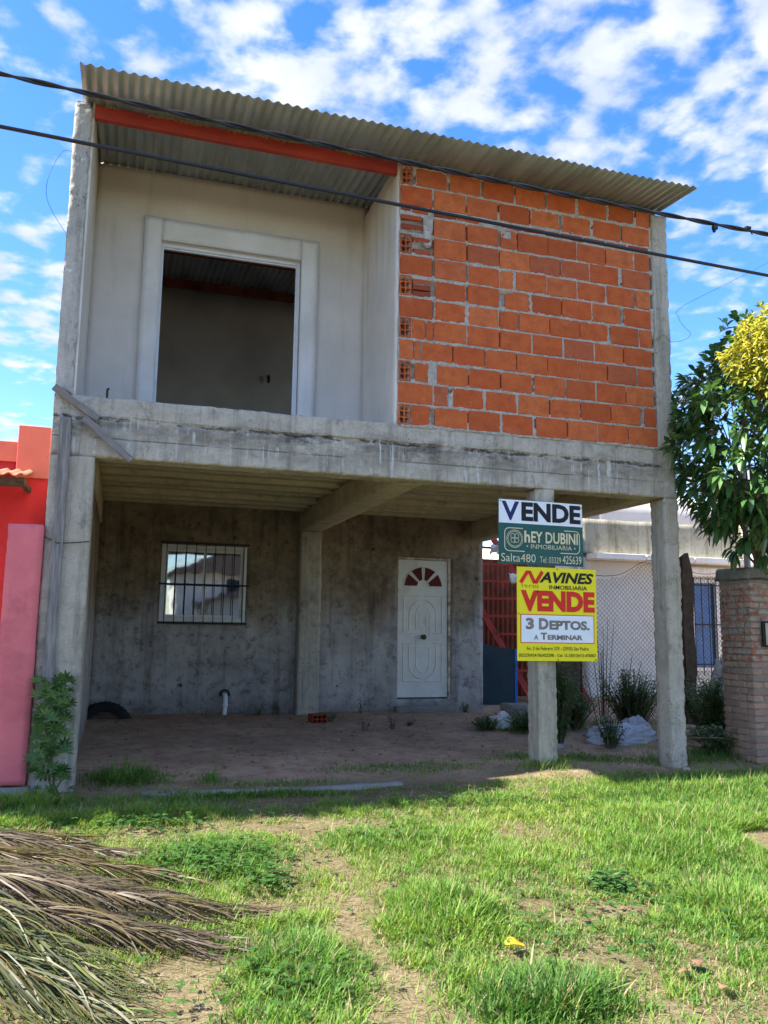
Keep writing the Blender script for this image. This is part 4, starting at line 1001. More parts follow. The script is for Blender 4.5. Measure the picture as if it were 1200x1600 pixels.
# brick gatepost with meter box -------------------------------------------------
gp = thing('brick_gatepost', 'weathered brick gatepost with a meter box at the right edge', 'gatepost', (4, .3, 0))
GX0, GX1, GY0, GY1, GT = 3.685, 4.42, .055, .50, 1.77
under(gp, 'mortar_core', rough_boxes([(GX0+.004, GX1-.004, GY0+.004, GY1-.004, -.1, GT)], .03, amp=.006, fine=.006, seed=131, chip=.02), 'gate_mortar')
def gbrick(seed):
    rn = random.Random(seed); mb = MB(); mb.box(0, 1, 0, 1, 0, 1, .06)
    mb.v = [(x+rn.uniform(-.02, .02), y+rn.uniform(-.02, .02), z+rn.uniform(-.06, .06)) for x, y, z in mb.v]; return mb.mesh('brick')
GBa = [gbrick(i) for i in range(5)]; GBb = [m.copy() for m in GBa]
z = .0; c = 0
while z < GT-.06:
    sets = GBb if z < .92 else GBa; mt = 'gatepost_brick_washed' if z < .92 else 'gatepost_brick'
    off = (c % 2)*.115
    y_ = GY0-.004 - off*0
    # front face run in x, side face run in y
    x_ = GX0-.006; first = True
    while x_ < GX1-.02:
        L = min((.225 if not (first and c % 2) else .105), GX1-.004-x_); first = False
        if L > .04: link('brick', random.choice(sets), mt, gp, Vector((x_, GY0-.006, z+random.uniform(-.003, .003)))-gp.location, None, (L, .10, .049))
        x_ += L+.015
    yb_ = GY0+.10+.012 if c % 2 else GY0+.108
    first = True
    while yb_ < GY1-.03:
        L = min((.10 if (first and not c % 2) else .215), GY1-.004-yb_); first = False
        if L > .04: link('brick', random.choice(sets), mt, gp, Vector((GX0-.006, yb_, z+random.uniform(-.003, .003)))-gp.location, None, (.10, L, .049))
        yb_ += L+.014
    z += .0645; c += 1
under(gp, 'cap', rough_boxes([(GX0-.01, GX0+.30, GY0+.02, GY1+.06, GT-.002, GT+.12)], .04, amp=.012, fine=.006, seed=133, chip=.03), 'old_concrete')
cs = MB(); xs = np.arange(GX0+.22, 5.4, .02); cs.grid([(x, yv, GT+.055+.012*math.cos(2*pi*x/.1)) for x in xs for yv in (GY0-.08, GY0+.2, GY1+.1)], len(xs), 3)
o = under(gp, 'cover_sheet', cs, 'rust_and_shade_brown', True); o.modifiers.new('thickness', 'SOLIDIFY').thickness = .006
mbx = bpy.data.objects.new('meter_box', None); COL.objects.link(mbx); mbx.parent = gp
under(mbx, 'box_body', MB().box(3.785, 4.10, GY0-.05, GY0-.008, 1.105, 1.355, .008), 'black_iron')
under(mbx, 'box_door', MB().box(3.803, 4.085, GY0-.062, GY0-.051, 1.123, 1.337, .004), 'meter_box')
under(mbx, 'lock', MB().tube([(3.86, GY0-.070, 1.23), (3.86, GY0-.060, 1.23)], .012, 8), 'black_iron')
tag(link('pale_pipe', MB().tube([(4.17, .62, -.05), (4.165, .62, 2.3), (4.15, .62, 3.2)], .035, 10).mesh('pale_pipe', True), 'pvc_white'), 'pale upright pipe standing behind the brick gatepost', 'pipe')

# ------------------------------------------------------------------ foliage builders
def leaf_mesh(name, pos, dirs, ups, length, width, tint, fold=.25, droop=.3, seg=2):
    """many leaves in one mesh: each a folded, bent blade with 'seg' sections"""
    N = len(pos); pos = np.asarray(pos); d = np.asarray(dirs); d = d/np.linalg.norm(d, axis=1)[:, None]
    u = np.asarray(ups); s = np.cross(d, u); s = s/(np.linalg.norm(s, axis=1)[:, None]+1e-9); u = np.cross(s, d)
    L = np.broadcast_to(np.asarray(length, float), (N,))[:, None]; W = np.broadcast_to(np.asarray(width, float), (N,))[:, None]
    dr = np.broadcast_to(np.asarray(droop, float), (N,))[:, None]
    prof = {2: [(0, .12), (.45, 1.0), (1, 0)], 3: [(0, .12), (.3, .9), (.65, .85), (1, 0)], 4: [(0, .5), (.25, 1), (.5, .9), (.78, .6), (1, 0)]}[seg]
    V = []; rows = []
    for (tt, w) in prof:
        c = pos + d*L*tt - np.array([0, 0, 1])*(dr*L*tt*tt)
        if w == 0: rows.append(('t', len(V))); V.append(c)
        else:
            rows.append(('m', len(V))); V += [c + s*W*w*.5 + u*W*w*fold, c, c - s*W*w*.5 + u*W*w*fold]
    K = len(V); Vn = np.stack(V, 1).reshape(-1, 3); F4 = []; F3 = []
    for a, b in zip(rows[:-1], rows[1:]):
        i, j = a[1], b[1]
        if b[0] == 'm': F4 += [(i, i+1, j+1, j), (i+1, i+2, j+2, j+1)]
        else: F3 += [(i, i+1, j), (i+1, i+2, j)]
    base = (np.arange(N)*K)[:, None, None]
    f4 = (np.array(F4).reshape(1, -1, 4)+base).reshape(-1) if F4 else np.zeros(0, int); f3 = (np.array(F3).reshape(1, -1, 3)+base).reshape(-1)
    loops = np.concatenate([f4, f3]); sizes = np.concatenate([np.full(len(f4)//4, 4), np.full(len(f3)//3, 3)])
    return mesh_np(name, Vn, loops, sizes, False, np.repeat(np.broadcast_to(tint, (N,)), K))
def rdirs(n, g=rng):
    v = g.normal(size=(n, 3)); return v/np.linalg.norm(v, axis=1)[:, None]
def crown_points(g, n, center, rad, squash, lump=.40, shell=.55, seed=0):
    v = rdirs(n, g); r = g.uniform(shell, 1, n)**.6; l = 1+lump*fbm(v*1.0, 2.1, 3, seed)
    return np.asarray(center)+v*(r*l)[:, None]*np.array([rad, rad, rad*squash]), v
def tree(name, label, base, top, center, rad, squash, nclu, per, L, W, mat, seed, trunk_r=.05, droop=.35, spread=.9, group=None, shell=.5, ysq=1.0):
    g = np.random.default_rng(seed); T = thing(name, label, 'tree', base, group)
    tips, out = crown_points(g, nclu, center, rad, squash, seed=seed, shell=shell)
    tips[:, 1] = center[1]+(tips[:, 1]-center[1])*ysq
    mb = MB(); b = Vector(base); tp = Vector(top)
    pts = [b+(tp-b)*k/6+Vector((.03*math.sin(k*1.9+seed), .03*math.cos(k*1.3+seed), 0))*(1 if 0 < k < 6 else 0) for k in range(7)]
    mb.tube(pts, [trunk_r*(1-.07*k) for k in range(7)], 8)
    for k in range(0, nclu, max(1, nclu//45)):
        e = Vector(tips[k]); s = tp.lerp(b, g.uniform(0, .25)); m1 = s.lerp(e, .5)+Vector((g.uniform(-.08, .08), g.uniform(-.08, .08), .10*rad))
        mb.tube([s, m1, e], [trunk_r*.25, trunk_r*.14, trunk_r*.06], 5, False)
    under(T, 'trunk', mb, 'bark')
    P_ = np.repeat(tips, per, 0); O = np.repeat(out, per, 0); n = len(P_)
    ax = O*.75+np.array([-.15, -.25, .35]); ax /= np.linalg.norm(ax, axis=1)[:, None]
    d = rdirs(n, g)*spread+ax*.85; d[:, 2] -= .12
    P_ = P_+d*L*.15+g.normal(size=(n, 3))*L*.14
    tint = np.clip(np.repeat(g.uniform(.05, .8, nclu), per)+g.normal(size=n)*.18, 0, 1)
    me = leaf_mesh('crown', P_, d, np.tile([0, 0, 1.0], (n, 1))+rdirs(n, g)*.35, L*g.uniform(.7, 1.15, n), W*g.uniform(.75, 1.1, n), tint, .18, droop*g.uniform(.5, 1.4, n), 3)
    under(T, 'crown', me, mat); return T
tree('broadleaf_tree', 'dark glossy-leaved tree overlapping the right end of the house', (4.30, .75, 0), (3.80, .05, 2.5), (3.72, -.28, 3.14), .97, 1.08, 820, 7, .155, .062, 'glossy_leaf', 5, .055, .45, group=None)
tree('golden_shrub_tree', 'yellow-leaved tree at the upper right edge of the view', (3.66, -.98, -.05), (3.6, -1.0, 3.1), (3.30, -1.06, 3.68), .53, .95, 900, 8, .07, .026, 'gold_leaf', 9, .05, .35)
tree('distant_tree', 'green tree tops showing behind the red parapet', (-5.2, 13, 0), (-5.2, 13, 3.6), (-5.4, 13, 4.0), 1.5, .75, 500, 7, .2, .07, 'weed_leaf', 13, .1, .3)

def weed(name, label, base, stems, h, spread, leafL, leafW, per, mat='weed_leaf', seed=1, stalk='dry_stalk', lean=(0, 0), grp=None, droop=.4, cat='weed', bare=.15):
    g = np.random.default_rng(seed); b = Vector((base[0], base[1], gz(base[0], base[1])-.01 if len(base) < 3 else base[2])); T = thing(name, label, cat, b, grp)
    mb = MB(); P_ = []; D = []; 
    for k in range(stems):
        a = g.uniform(0, 2*pi); rr = spread*g.uniform(.1, 1); hh = h*g.uniform(.55, 1)
        e = Vector((math.cos(a)*rr+lean[0]*hh, math.sin(a)*rr+lean[1]*hh, hh)); s = Vector((math.cos(a)*rr*.25, math.sin(a)*rr*.25, 0))
        m1 = s.lerp(e, .5)+Vector((0, 0, .08*hh)); pts = [b+s, b+m1, b+e]; mb.tube(pts, [.006, .0045, .002], 5, False)
        for j in range(per):
            tt = bare+(1-bare)*(j+g.uniform(0, .8))/per; tt = min(tt, 1)
            p = s*(1-tt)**2+m1*2*tt*(1-tt)+e*tt*tt; aa = g.uniform(0, 2*pi)
            P_.append(b+p); D.append((math.cos(aa), math.sin(aa), g.uniform(-.1, .7)))
    me = mb.mesh('stems'); at = me.attributes.new('tint', 'FLOAT', 'POINT'); at.data.foreach_set('value', g.uniform(0, 1, len(me.vertices)).astype(np.float32))
    under(T, 'stems', me, stalk)
    n = len(P_)
    if n:
        me = leaf_mesh('foliage', np.array(P_), np.array(D), np.tile([0, 0, 1.0], (n, 1)), leafL*g.uniform(.6, 1.15, n), leafW*g.uniform(.7, 1.1, n), g.uniform(0, 1, n), .15, droop*g.uniform(.4, 1.3, n), 3)
        under(T, 'foliage', me, mat)
    return T
# palmate climber between pillar and column: fans of narrow leaflets
def palmate(name, label, cx_, cy_, z0, z1, half, n, L, seed):
    g = np.random.default_rng(seed); T = thing(name, label, 'plant', (cx_, cy_, z0)); mb = MB()
    for k in range(4):
        mb.tube([(cx_+.03*k-.05, cy_, z0), (cx_+.05*math.sin(k*2), cy_-.02, (z0+z1)/2), (cx_+.03*math.sin(k*3.1), cy_-.03, z1-.05*k)], [.008, .006, .003], 5, False)
    me = mb.mesh('stems'); at = me.attributes.new('tint', 'FLOAT', 'POINT'); at.data.foreach_set('value', np.full(len(me.vertices), .4, np.float32)); under(T, 'stems', me, 'dry_stalk')
    P_ = []; D = []; U = []; Ls = []; tn = []
    for k in range(n):
        c = np.array([cx_+g.uniform(-1, 1)*half, cy_-g.uniform(.0, .13), g.uniform(z0+.03, z1)]); ax = np.array([g.uniform(-.6, .6), -1, g.uniform(-.5, .5)]); ax /= np.linalg.norm(ax)
        s1 = np.cross(ax, [0, 0, 1]); s1 /= np.linalg.norm(s1); s2 = np.cross(ax, s1); a0 = g.uniform(0, 2*pi); tv = g.uniform(0, 1); ln = L*g.uniform(.6, 1.1)
        for j in range(7):
            a = -pi/2+(j-3)*.55+g.uniform(-.5, .5)*.2
            P_.append(c); D.append(s1*math.cos(a)*1.0+s2*(-math.sin(a))*-1.0+ax*.25); U.append(ax); Ls.append(ln*(1-.09*abs(j-3))); tn.append(min(1, tv+.1*g.uniform(-1, 1)))
    me = leaf_mesh('foliage', np.array(P_), np.array(D), np.array(U), np.array(Ls), np.array(Ls)*.22, np.clip(np.array(tn), 0, 1), .12, .15, 3)
    under(T, 'foliage', me, 'weed_leaf')
palmate('climbing_weed', 'leafy weed with fan-shaped leaves growing up the left column', -2.65, -.05, .10, .84, .115, 120, .09, 21)
palmate('climbing_weed', 'thin low weed trailing at the foot of the left column', -2.60, -.10, .0, .22, .12, 12, .075, 22)

# ------------------------------------------------------------------ things behind and under the house
st = thing('steel_staircase', 'red steel staircase leaning behind the end of the porch wall', 'staircase', (3.6, 5.3, .05))
def lerp(a, b, t_): return tuple(x+(y-x)*t_ for x, y in zip(a, b))
Lb, Lt = (3.92, 4.95, .08), (2.62, 5.75, 2.75)
for dx_ in (0, .95):
    A = (Lb[0]+dx_, Lb[1], Lb[2]); B = (Lt[0]+dx_, Lt[1], Lt[2]); mb = MB()
    d_ = Vector(B)-Vector(A); nrm = Vector((-d_.z, 0, d_.x)).normalized()*.05
    for off in (0,):
        a0, a1, b0, b1 = Vector(A)-nrm, Vector(A)+nrm, Vector(B)-nrm, Vector(B)+nrm; th = Vector((0, .02, 0))
        for q4 in ((a0, a1, b1, b0), (a0+th, a1+th, b1+th, b0+th), (a0, b0, b0+th, a0+th), (a1, b1, b1+th, a1+th)): mb.quad(*q4)
    under(st, 'stringer', mb, 'rust_red_steel')
for k in range(1, 10):
    x0_, y0_, z0_ = lerp(Lb, Lt, k/9.6)
    mb = MB(); mb.box(x0_+.02, x0_+.97, y0_-.02, y0_+.02, z0_-.025, z0_+.012); mb.box(x0_+.03, x0_+.93, y0_+.02, y0_+.26, z0_, z0_+.006)
    under(st, 'tread', mb, 'rust_red_steel')
rs_ = MB(); xs = np.arange(2.76, 4.95, .014); rs_.grid([(x, 6.35+.012*math.cos(2*pi*x/.09), z) for x in xs for z in (0, .8, 1.6, 2.45)], len(xs), 4)
o = link('rusty_sheet', rs_.mesh('rusty_sheet', True), 'rust_and_shade_brown'); o.modifiers.new('thickness', 'SOLIDIFY').thickness = .003
tag(o, 'brown rusty corrugated sheet standing behind the red staircase', 'metal sheet')
for i, (x, z, lab) in enumerate(((3.18, 2.44, 'small crumpled pale paper wedged high on the red staircase'), (3.52, 2.0, 'grey plastic sheet lying on a middle tread of the red staircase'))):
    mb = MB(); g = np.random.default_rng(i+3); n = 8; w_ = .26 if i else .16
    mb.grid([(x+w_*a/n, 5.02+i*.05+.02*g.normal(), z-.02+.13*b/5+.015*g.normal()) for a in range(n+1) for b in range(6)], n+1, 6)
    o = link('plastic_scrap', mb.mesh('plastic_scrap', True), 'plastic_bag'); o.modifiers.new('t', 'SOLIDIFY').thickness = .002; tag(o, lab, 'scrap')
tp_ = thing('leaning_panel', 'dark teal panel with a blue edge leaning beside the porch wall', 'panel', (3.2, 4.9, .05))
pn = MB(); pn.prism([(2.80, .05), (3.50, .05), (3.50, .96), (3.15, 1.0), (2.80, 1.10)], 4.86, 4.88); under(tp_, 'panel_sheet', pn, 'teal_sheet')
under(tp_, 'panel_edge', MB().box(3.502, 3.545, 4.85, 4.90, .05, .965, .004), 'blue_edge')
o = link('dark_board', rough_boxes([(4.22, 4.72, 5.0, 5.06, 0, 1.5)], .1, seed=141), 'dark_timber'); tag(o, 'dark brown board standing upright behind the middle column', 'board')
# masonry block, bags and sacks
o = link('concrete_block', rough_boxes([(-.19, .19, -.09, .09, 0, .15)], .03, amp=.01, fine=.006, seed=142, chip=.03), 'old_concrete', None, (2.95, 3.75, gz(2.95, 3.75)-.01), (0, .06, .35)); tag(o, 'grey concrete block lying behind the white plastic bag', 'block')
def blob(name, label, cat, c, rx, ry, h, mat, seed, fold=.3, rz=0):
    n, m_ = 90, 36; V = []; g = seed
    th = np.linspace(0, 2*pi, n, endpoint=False); ph = np.linspace(0, pi/2, m_)
    T, Pp = np.meshgrid(th, ph, indexing='ij'); d = np.stack([np.cos(T)*np.cos(Pp), np.sin(T)*np.cos(Pp), np.sin(Pp)], -1).reshape(-1, 3)
    r = 1+fold*fbm(d, 1.6, 4, g)+.10*fbm(d*np.array([1, 1, 3]), 5, 3, g+2)-.22*np.abs(fbm(d*np.array([1, 2.2, 1]), 3.2, 3, g+7))-.08*np.abs(fbm(d, 9, 2, g+8))
    v = d*r[:, None]*np.array([rx, ry, h]); v[:, 2] = np.maximum(v[:, 2], -.02)
    q = np.arange(n*m_).reshape(n, m_); q2 = np.roll(q, -1, 0)
    F = np.stack([q[:, :-1], q2[:, :-1], q2[:, 1:], q[:, 1:]], -1).reshape(-1, 4)
    o = link(name, mesh_np(name, v, F.ravel(), np.full(len(F), 4), True), mat, None, (c[0], c[1], gz(c[0], c[1])-.015), (0, 0, rz)); tag(o, label, cat); return o
blob('plastic_bag', 'crumpled white plastic bag on the ground left of the middle column', 'bag', (2.25, 2.62), .20, .15, .17, 'plastic_bag', 151, .45)
blob('plastic_bag', 'small white plastic scrap beside the crumpled white bag', 'bag', (2.52, 2.60), .13, .10, .08, 'plastic_bag', 155, .5)
blob('raffia_sack', 'long pale woven sack lying left of the right column', 'sack', (3.12, 1.52), .52, .28, .20, 'raffia_sack', 152, .35, .25)
blob('raffia_sack', 'small bluish sack bundled behind the long pale sack', 'sack', (3.72, 2.1), .20, .16, .16, 'raffia_sack', 153, .5)
blob('grey_tarp', 'grey tarpaulin heap behind the brick gatepost', 'tarpaulin', (5.5, 2.6), .30, .25, .95, 'grey_render', 154, .25)
for i, (x, y, s, lab) in enumerate(((2.79, -.06, .05, 'small pale stone at the foot of the right column'), (2.05, 1.5, .06, 'small pale stone on the dirt behind the middle column'), (2.2, 1.25, .09, 'flat brown stone on the dirt between the two front columns'), (.05, 2.0, .03, 'small white pebble on the porch dirt'), (-.95, 2.3, .03, 'white pebble lying in the middle of the porch dirt'))):
    o = blob('stone', lab, 'stone', (x, y), s, s*.8, s*.7, 'mortar' if i != 2 else 'grey_render', 160+i, .4)
# tyre by the back wall, upright hollow brick, pipe elbow
ty = thing('old_tyre', 'old black tyre half sunk in the dirt by the back wall', 'tyre', (-2.33, 4.02, .08))
pr = [(.20, -.075), (.24, -.085), (.29, -.085), (.315, -.06), (.325, 0), (.315, .06), (.29, .085), (.24, .085), (.20, .075), (.205, 0)]
mb = MB(); mb.grid([(-2.33+r*math.cos(2*pi*j/36), 4.02+h, .02+r*.92*math.sin(2*pi*j/36)) for j in range(36) for (r, h) in pr+pr[:1]], 36, len(pr)+1, True)
under(ty, 'tyre_carcass', mb, 'rubber', True)
mb = MB()
for j in range(36): 
    a = 2*pi*j/36; c, s_ = math.cos(a), math.sin(a)
    mb.tube([(-2.33+.322*c, 4.02-.05, .02+.297*s_), (-2.33+.33*c, 4.02, .02+.304*s_), (-2.33+.322*c, 4.02+.05, .02+.297*s_)], .008, 4)
under(ty, 'tread', mb, 'rubber')
hbm = HB.copy(); hbm.materials.clear(); hbm.materials.append(MATS['solid_brick_clay'])
for v in hbm.vertices: v.co = (v.co.z*1.0, v.co.y*1.6, v.co.x)
o = link('hollow_brick', hbm, None, None, (.06, 3.32, gz(.1, 3.3)-.005), (0, 0, .08)); tag(o, 'loose hollow brick lying at the foot of the wall pilaster', 'brick')
ep = thing('drain_pipe', 'white drain pipe elbow coming out of the porch wall', 'pipe', (-.88, 4.25, .1))
under(ep, 'elbow', MB().tube([(-.88, 4.33, .36), (-.88, 4.26, .36), (-.88, 4.215, .345), (-.88, 4.195, .30), (-.885, 4.19, .19), (-.89, 4.19, .06)], [.03]*6, 10), 'pvc_white', True)
under(ep, 'coupling', MB().tube([(-.882, 4.192, .26), (-.884, 4.19, .22)], .038, 10), 'pvc_white', True)
hr = MB(); hr.tube([(-.88+.055*math.cos(a), 4.288, .37+.055*math.sin(a)) for a in np.linspace(-.3, pi+.3, 12)], .014, 6); under(ep, 'wall_hole_rim', hr, 'black_iron', True)
# strip of old concrete in front of the porch
stp = np.arange(-2.0, .02, .04); mb = MB(); pts = []
for x in stp:
    e1 = .045*fbm(np.array([[x, 0, 0]]), 4, 3, 171)[0]; e2 = .045*fbm(np.array([[x, 5, 0]]), 4, 3, 172)[0]
    for yv, zz in ((-.27+e1, -.03), (-.255+e1, .012), (-.19, .020+e1*.2), (-.125+e2, .012), (-.11+e2, -.03)): pts.append((x, yv, gz(x, -.2)*1.0+zz))
mb.grid(pts, len(stp), 5); o = link('kerb_strip', mb.mesh('kerb_strip', True), 'old_concrete'); o['kind'] = 'structure'; 
# seedlings and weeds
for i, (x, y, h, n_, lab) in enumerate(((.9, 4.1, .22, 3, 'small seedling by the porch wall left of the door'), (.5, 2.6, .16, 4, 'low seedling on the dirt in the middle of the porch'), (.88, 2.75, .18, 4, 'bushy seedling on the dirt below the door, nearest the bags'), (1.18, 3.0, .09, 6, 'flat tuft of weed below the door step'), (.32, 3.45, .16, 8, 'dark weed tuft beside the loose hollow brick'), (2.35, 4.05, .15, 7, 'weed tuft at the end of the porch wall'), (-.45, 4.15, .14, 5, 'weed tuft at the wall right of the drain pipe'), (-.2, 4.15, .2, 4, 'thin weed against the wall left of the pilaster'))):
    weed('seedling', lab, (x, y), n_, h, .10, .055, .02, 7, seed=200+i, cat='seedling', grp='seedlings in the porch dirt')
W_ = [('leafy_weed', 'dense green weed covering the front of the white bag', (2.45, 2.3), 26, .22, .34, .07, .014, 12), ('leafy_weed', 'low weeds left of the white plastic bag', (1.95, 2.5), 16, .14, .22, .06, .014, 10),
 ('leafy_weed', 'drooping weed just right of the middle column', (2.25, 1.35), 22, .85, .26, .10, .012, 26), ('leafy_weed', 'green weed growing over the long pale sack', (2.75, 1.12), 10, .32, .18, .06, .022, 10),
 ('leafy_weed', 'low weeds along the back of the long pale sack', (3.0, 2.35), 30, .40, .42, .08, .016, 12), ('leafy_weed', 'bushy weed at the fence left of the right column', (3.95, 2.5), 40, .62, .5, .07, .018, 18),
 ('leafy_weed', 'weeds at the fence behind the middle column', (3.1, 2.9), 34, .55, .4, .09, .014, 14)]
for i, (nm, lab, b_, n_, h, sp, ll, lw, per) in enumerate(W_): weed(nm, lab, b_, n_*3, h*1.15, sp, ll*1.15, lw*1.7, per, seed=230+i, cat='weeds')
weed('dry_stalk_weed', 'tall thin stalks of dry weed in front of the chain-link fence', (3.62, 2.62), 9, 1.45, .36, .05, .010, 22, 'weed_leaf', 240, cat='weeds', bare=.35)
weed('dry_stalk_weed', 'spreading bare stalks leaning right of the tall dry weed', (3.9, 2.55), 12, .95, .55, .05, .010, 10, 'weed_leaf', 241, cat='weeds', lean=(.25, 0))
weed('shrub', 'green shrub filling the gap between timber post and brick gatepost', (4.25, 1.35), 110, .75, .52, .085, .042, 22, seed=242, cat='shrub', bare=.1)
weed('shrub', 'low green growth at the foot of the brick gatepost', (3.75, .6), 70, .3, .45, .085, .038, 10, seed=243, cat='shrub', bare=.1)
g = np.random.default_rng(77); mb = MB()
for k in range(16):
    x, y = 3.2+g.uniform(0, .7), .55+g.uniform(0, .5); L = g.uniform(.4, .8); a = g.uniform(-.5, .25); z = gz(x, y)+g.uniform(.02, .22)
    mb.tube([(x, y, z), (x+L*.5*math.cos(a), y+L*.5*math.sin(a), z+g.uniform(-.02, .06)), (x+L*math.cos(a), y+L*math.sin(a), max(.03, z-.12))], [.006, .005, .002], 5)
tag(link('dry_branches', mb.mesh('dry_branches'), 'twig'), 'heap of dry cut branches right of the right column', 'branches')

# ------------------------------------------------------------------ lawn
BARE = [(-1.07,-1.9,.16,.28,.9),(-1.06,-1.36,.26,.2,.8),(-1.15,-2.85,.15,.3,.9),(-1.27,-3.42,.2,.22,.9),(-1.23,-3.78,.25,.2,.9),(-1.85,-3.25,.30,.2,.75),(-1.95,-3.6,.35,.22,.6),(.46,-1.69,.45,.22,.65),(.38,-2.22,.28,.2,.7),(-.35,-2.88,.16,.14,.8),(-.25,-3.06,.18,.10,.7),(.13,-3.0,.2,.12,.6),(-.22,-3.63,.17,.2,.85),(-.35,-3.92,.2,.2,.9),(.25,-.55,.7,.17,.6),(-.85,-.55,.5,.16,.7),(-.71,-1.25,.4,.14,.7),(-1.18,-3.61,.15,.2,.6),(-.2,-.62,.5,.2,.6),(.9,-2.7,.2,.3,.4),(1.3,-.45,.6,.12,.35)]
LUSH = [(-1.67,-1.88,.32,.28,.09,.25),(-.68,-2.89,.22,.26,.15,.42),(-1.47,-3.31,.20,.30,.12,.25),(-.65,-3.79,.26,.2,.15,.12),(1.57,-1.77,.8,.4,.12,.5),(.72,-3.14,.3,.3,.14,.5),(1.02,-2.24,.5,.35,.10,.4),(-2.1,-.83,.65,.17,.10,.62),(-.71,-1.72,.25,.2,.09,.4),(-.36,-1.66,.3,.2,.08,.45),(.55,-.83,.3,.12,.09,.35),(1.42,.0,.26,.14,.14,.5),(-2.12,.30,.30,.24,.20,.3),(-1.46,.19,.12,.12,.16,.35),(-.1,.42,.30,.14,.07,.3),(2.43,2.43,.3,.2,.14,.1),(3.6,.45,.5,.3,.12,.2),(2.2,.5,.4,.25,.07,.2),(2.5,-.9,1.2,.4,.11,.4),(-.95,.02,.5,.10,.07,.35),(-1.2,-.38,.6,.06,.08,.3),(1.6,.55,.4,.3,.08,.25),(.35,.35,.5,.2,.06,.25),(3.0,.3,.5,.2,.10,.2),(-2.9,-.35,.4,.15,.12,.6)]
def lawn_fields(x, y):
    p = P3(x, y); n = fbm(p, 1.7, 4, 301); n2 = fbm(p, 6, 3, 302)
    D = .60+.66*n+.55*n2
    for (a, b, c, d_, w_) in BARE: D = D-w_*1.05*np.exp(-((x-a)/c)**2-((y-b)/d_)**2)
    yb_ = y+.25*fbm(p, 2.2, 3, 303); D = D*np.clip((-.28-yb_)/.3+.15, 0.0, 1)
    n4 = fbm(p, 13, 2, 307); H = (.040+.022*n+.020*n2)*(1+.7*n4); T_ = np.full(x.shape, .44)+.28*n2+.2*fbm(p, .9, 2, 305)
    for (a, b, c, d_, h, t_) in LUSH:
        w_ = np.exp(-((x-a)/c)**2-((y-b)/d_)**2); D = np.maximum(D, w_*1.25); k = np.clip(w_*1.3, 0, 1); H = H*(1-k)+h*.85*(1+.35*n4)*k; T_ = T_*(1-k*.8)+t_*k*.8
    D = np.where((x > 2.9) & (y > -.9), np.maximum(D, .35), D)
    D = np.where((x > -2.83) & (x < -2.45) & (y > -.02), 0, D)
    return np.clip(D, .0, 1.15), np.clip(H, .018, .24), T_
def blades(n, x0, x1, y0, y1, g, keep=None):
    x = g.uniform(x0, x1, n); y = g.uniform(y0, y1, n)
    # keep what the view (with a margin) can see
    dxx, dyy = x+2.2251, y+6.7084; an = np.arctan2(dxx, dyy); ok = (an > -.24) & (an < .86)
    x, y = x[ok], y[ok]; D, H, T_ = lawn_fields(x, y)
    ok = g.uniform(0, 1, len(x)) < D; return x[ok], y[ok], H[ok], T_[ok]
def grass_mesh(seed):
    g = np.random.default_rng(seed); X, Y, H, T_ = [], [], [], []
    for (n, b) in ((300000, (-3.4, 1.6, -4.3, -2.0)), (280000, (-3.5, 4.2, -2.0, -.2)), (70000, (-2.9, 4.6, -.3, 2.9)), (60000, (4.2, 9.0, -3.0, 1.0))):
        a = blades(n, *b, g); X.append(a[0]); Y.append(a[1]); H.append(a[2]); T_.append(a[3])
    x, y, H, T_ = map(np.concatenate, (X, Y, H, T_)); N = len(x); z = gz_np(x, y)-.004
    L = H*g.uniform(.45, 1.0, N)*np.where(g.uniform(0, 1, N) < .08, 1.6, 1.0)*1.15; W = np.clip(.0038+.022*H, .0038, .0072)*g.uniform(.7, 1.25, N)
    az = g.uniform(0, 2*pi, N)+.6*fbm(P3(x, y), 2, 2, 310)*3; lean = np.clip(g.normal(.38, .26, N), 0, 1.15); cu = g.uniform(.2, .9, N)
    d = np.stack([np.cos(az), np.sin(az)], 1); s = np.stack([-np.sin(az), np.cos(az)], 1)
    b0 = np.stack([x, y, z], 1)
    def at(tt, wd):
        hx = L*tt*(np.sin(lean)+cu*tt*.55); hz = L*tt*(np.cos(lean)-.30*cu*tt); c = b0+np.stack([d[:, 0]*hx, d[:, 1]*hx, np.maximum(hz, .002)], 1)
        o = np.stack([s[:, 0]*W*wd*.5, s[:, 1]*W*wd*.5, 0*W], 1); return c-o, c+o
    a0, a1 = at(0, .8); m0, m1 = at(.5, 1.0); t0, _ = at(1.0, 0)
    V = np.stack([a0, a1, m1, m0, t0], 1).reshape(-1, 3); bi = (np.arange(N)*5)[:, None]
    f4 = (np.array([[0, 1, 2, 3]])+bi).ravel(); f3 = (np.array([[3, 2, 4]])+bi).ravel()
    dry = (g.uniform(0, 1, N) < np.where(H < .05, .30, .10)); tint = np.where(dry, g.uniform(.85, 1, N), np.clip(T_+g.normal(size=N)*.12, 0, .8))
    print('grass blades', N)
    return mesh_np('grass', V, np.concatenate([f4, f3]), np.concatenate([np.full(N, 4), np.full(N, 3)]), True, np.repeat(tint, 5))
go = link('grass', grass_mesh(401), 'grass_blade'); go['kind'] = 'stuff'; go['label'] = 'patchy green lawn grass in front of the house'; go['category'] = 'grass'
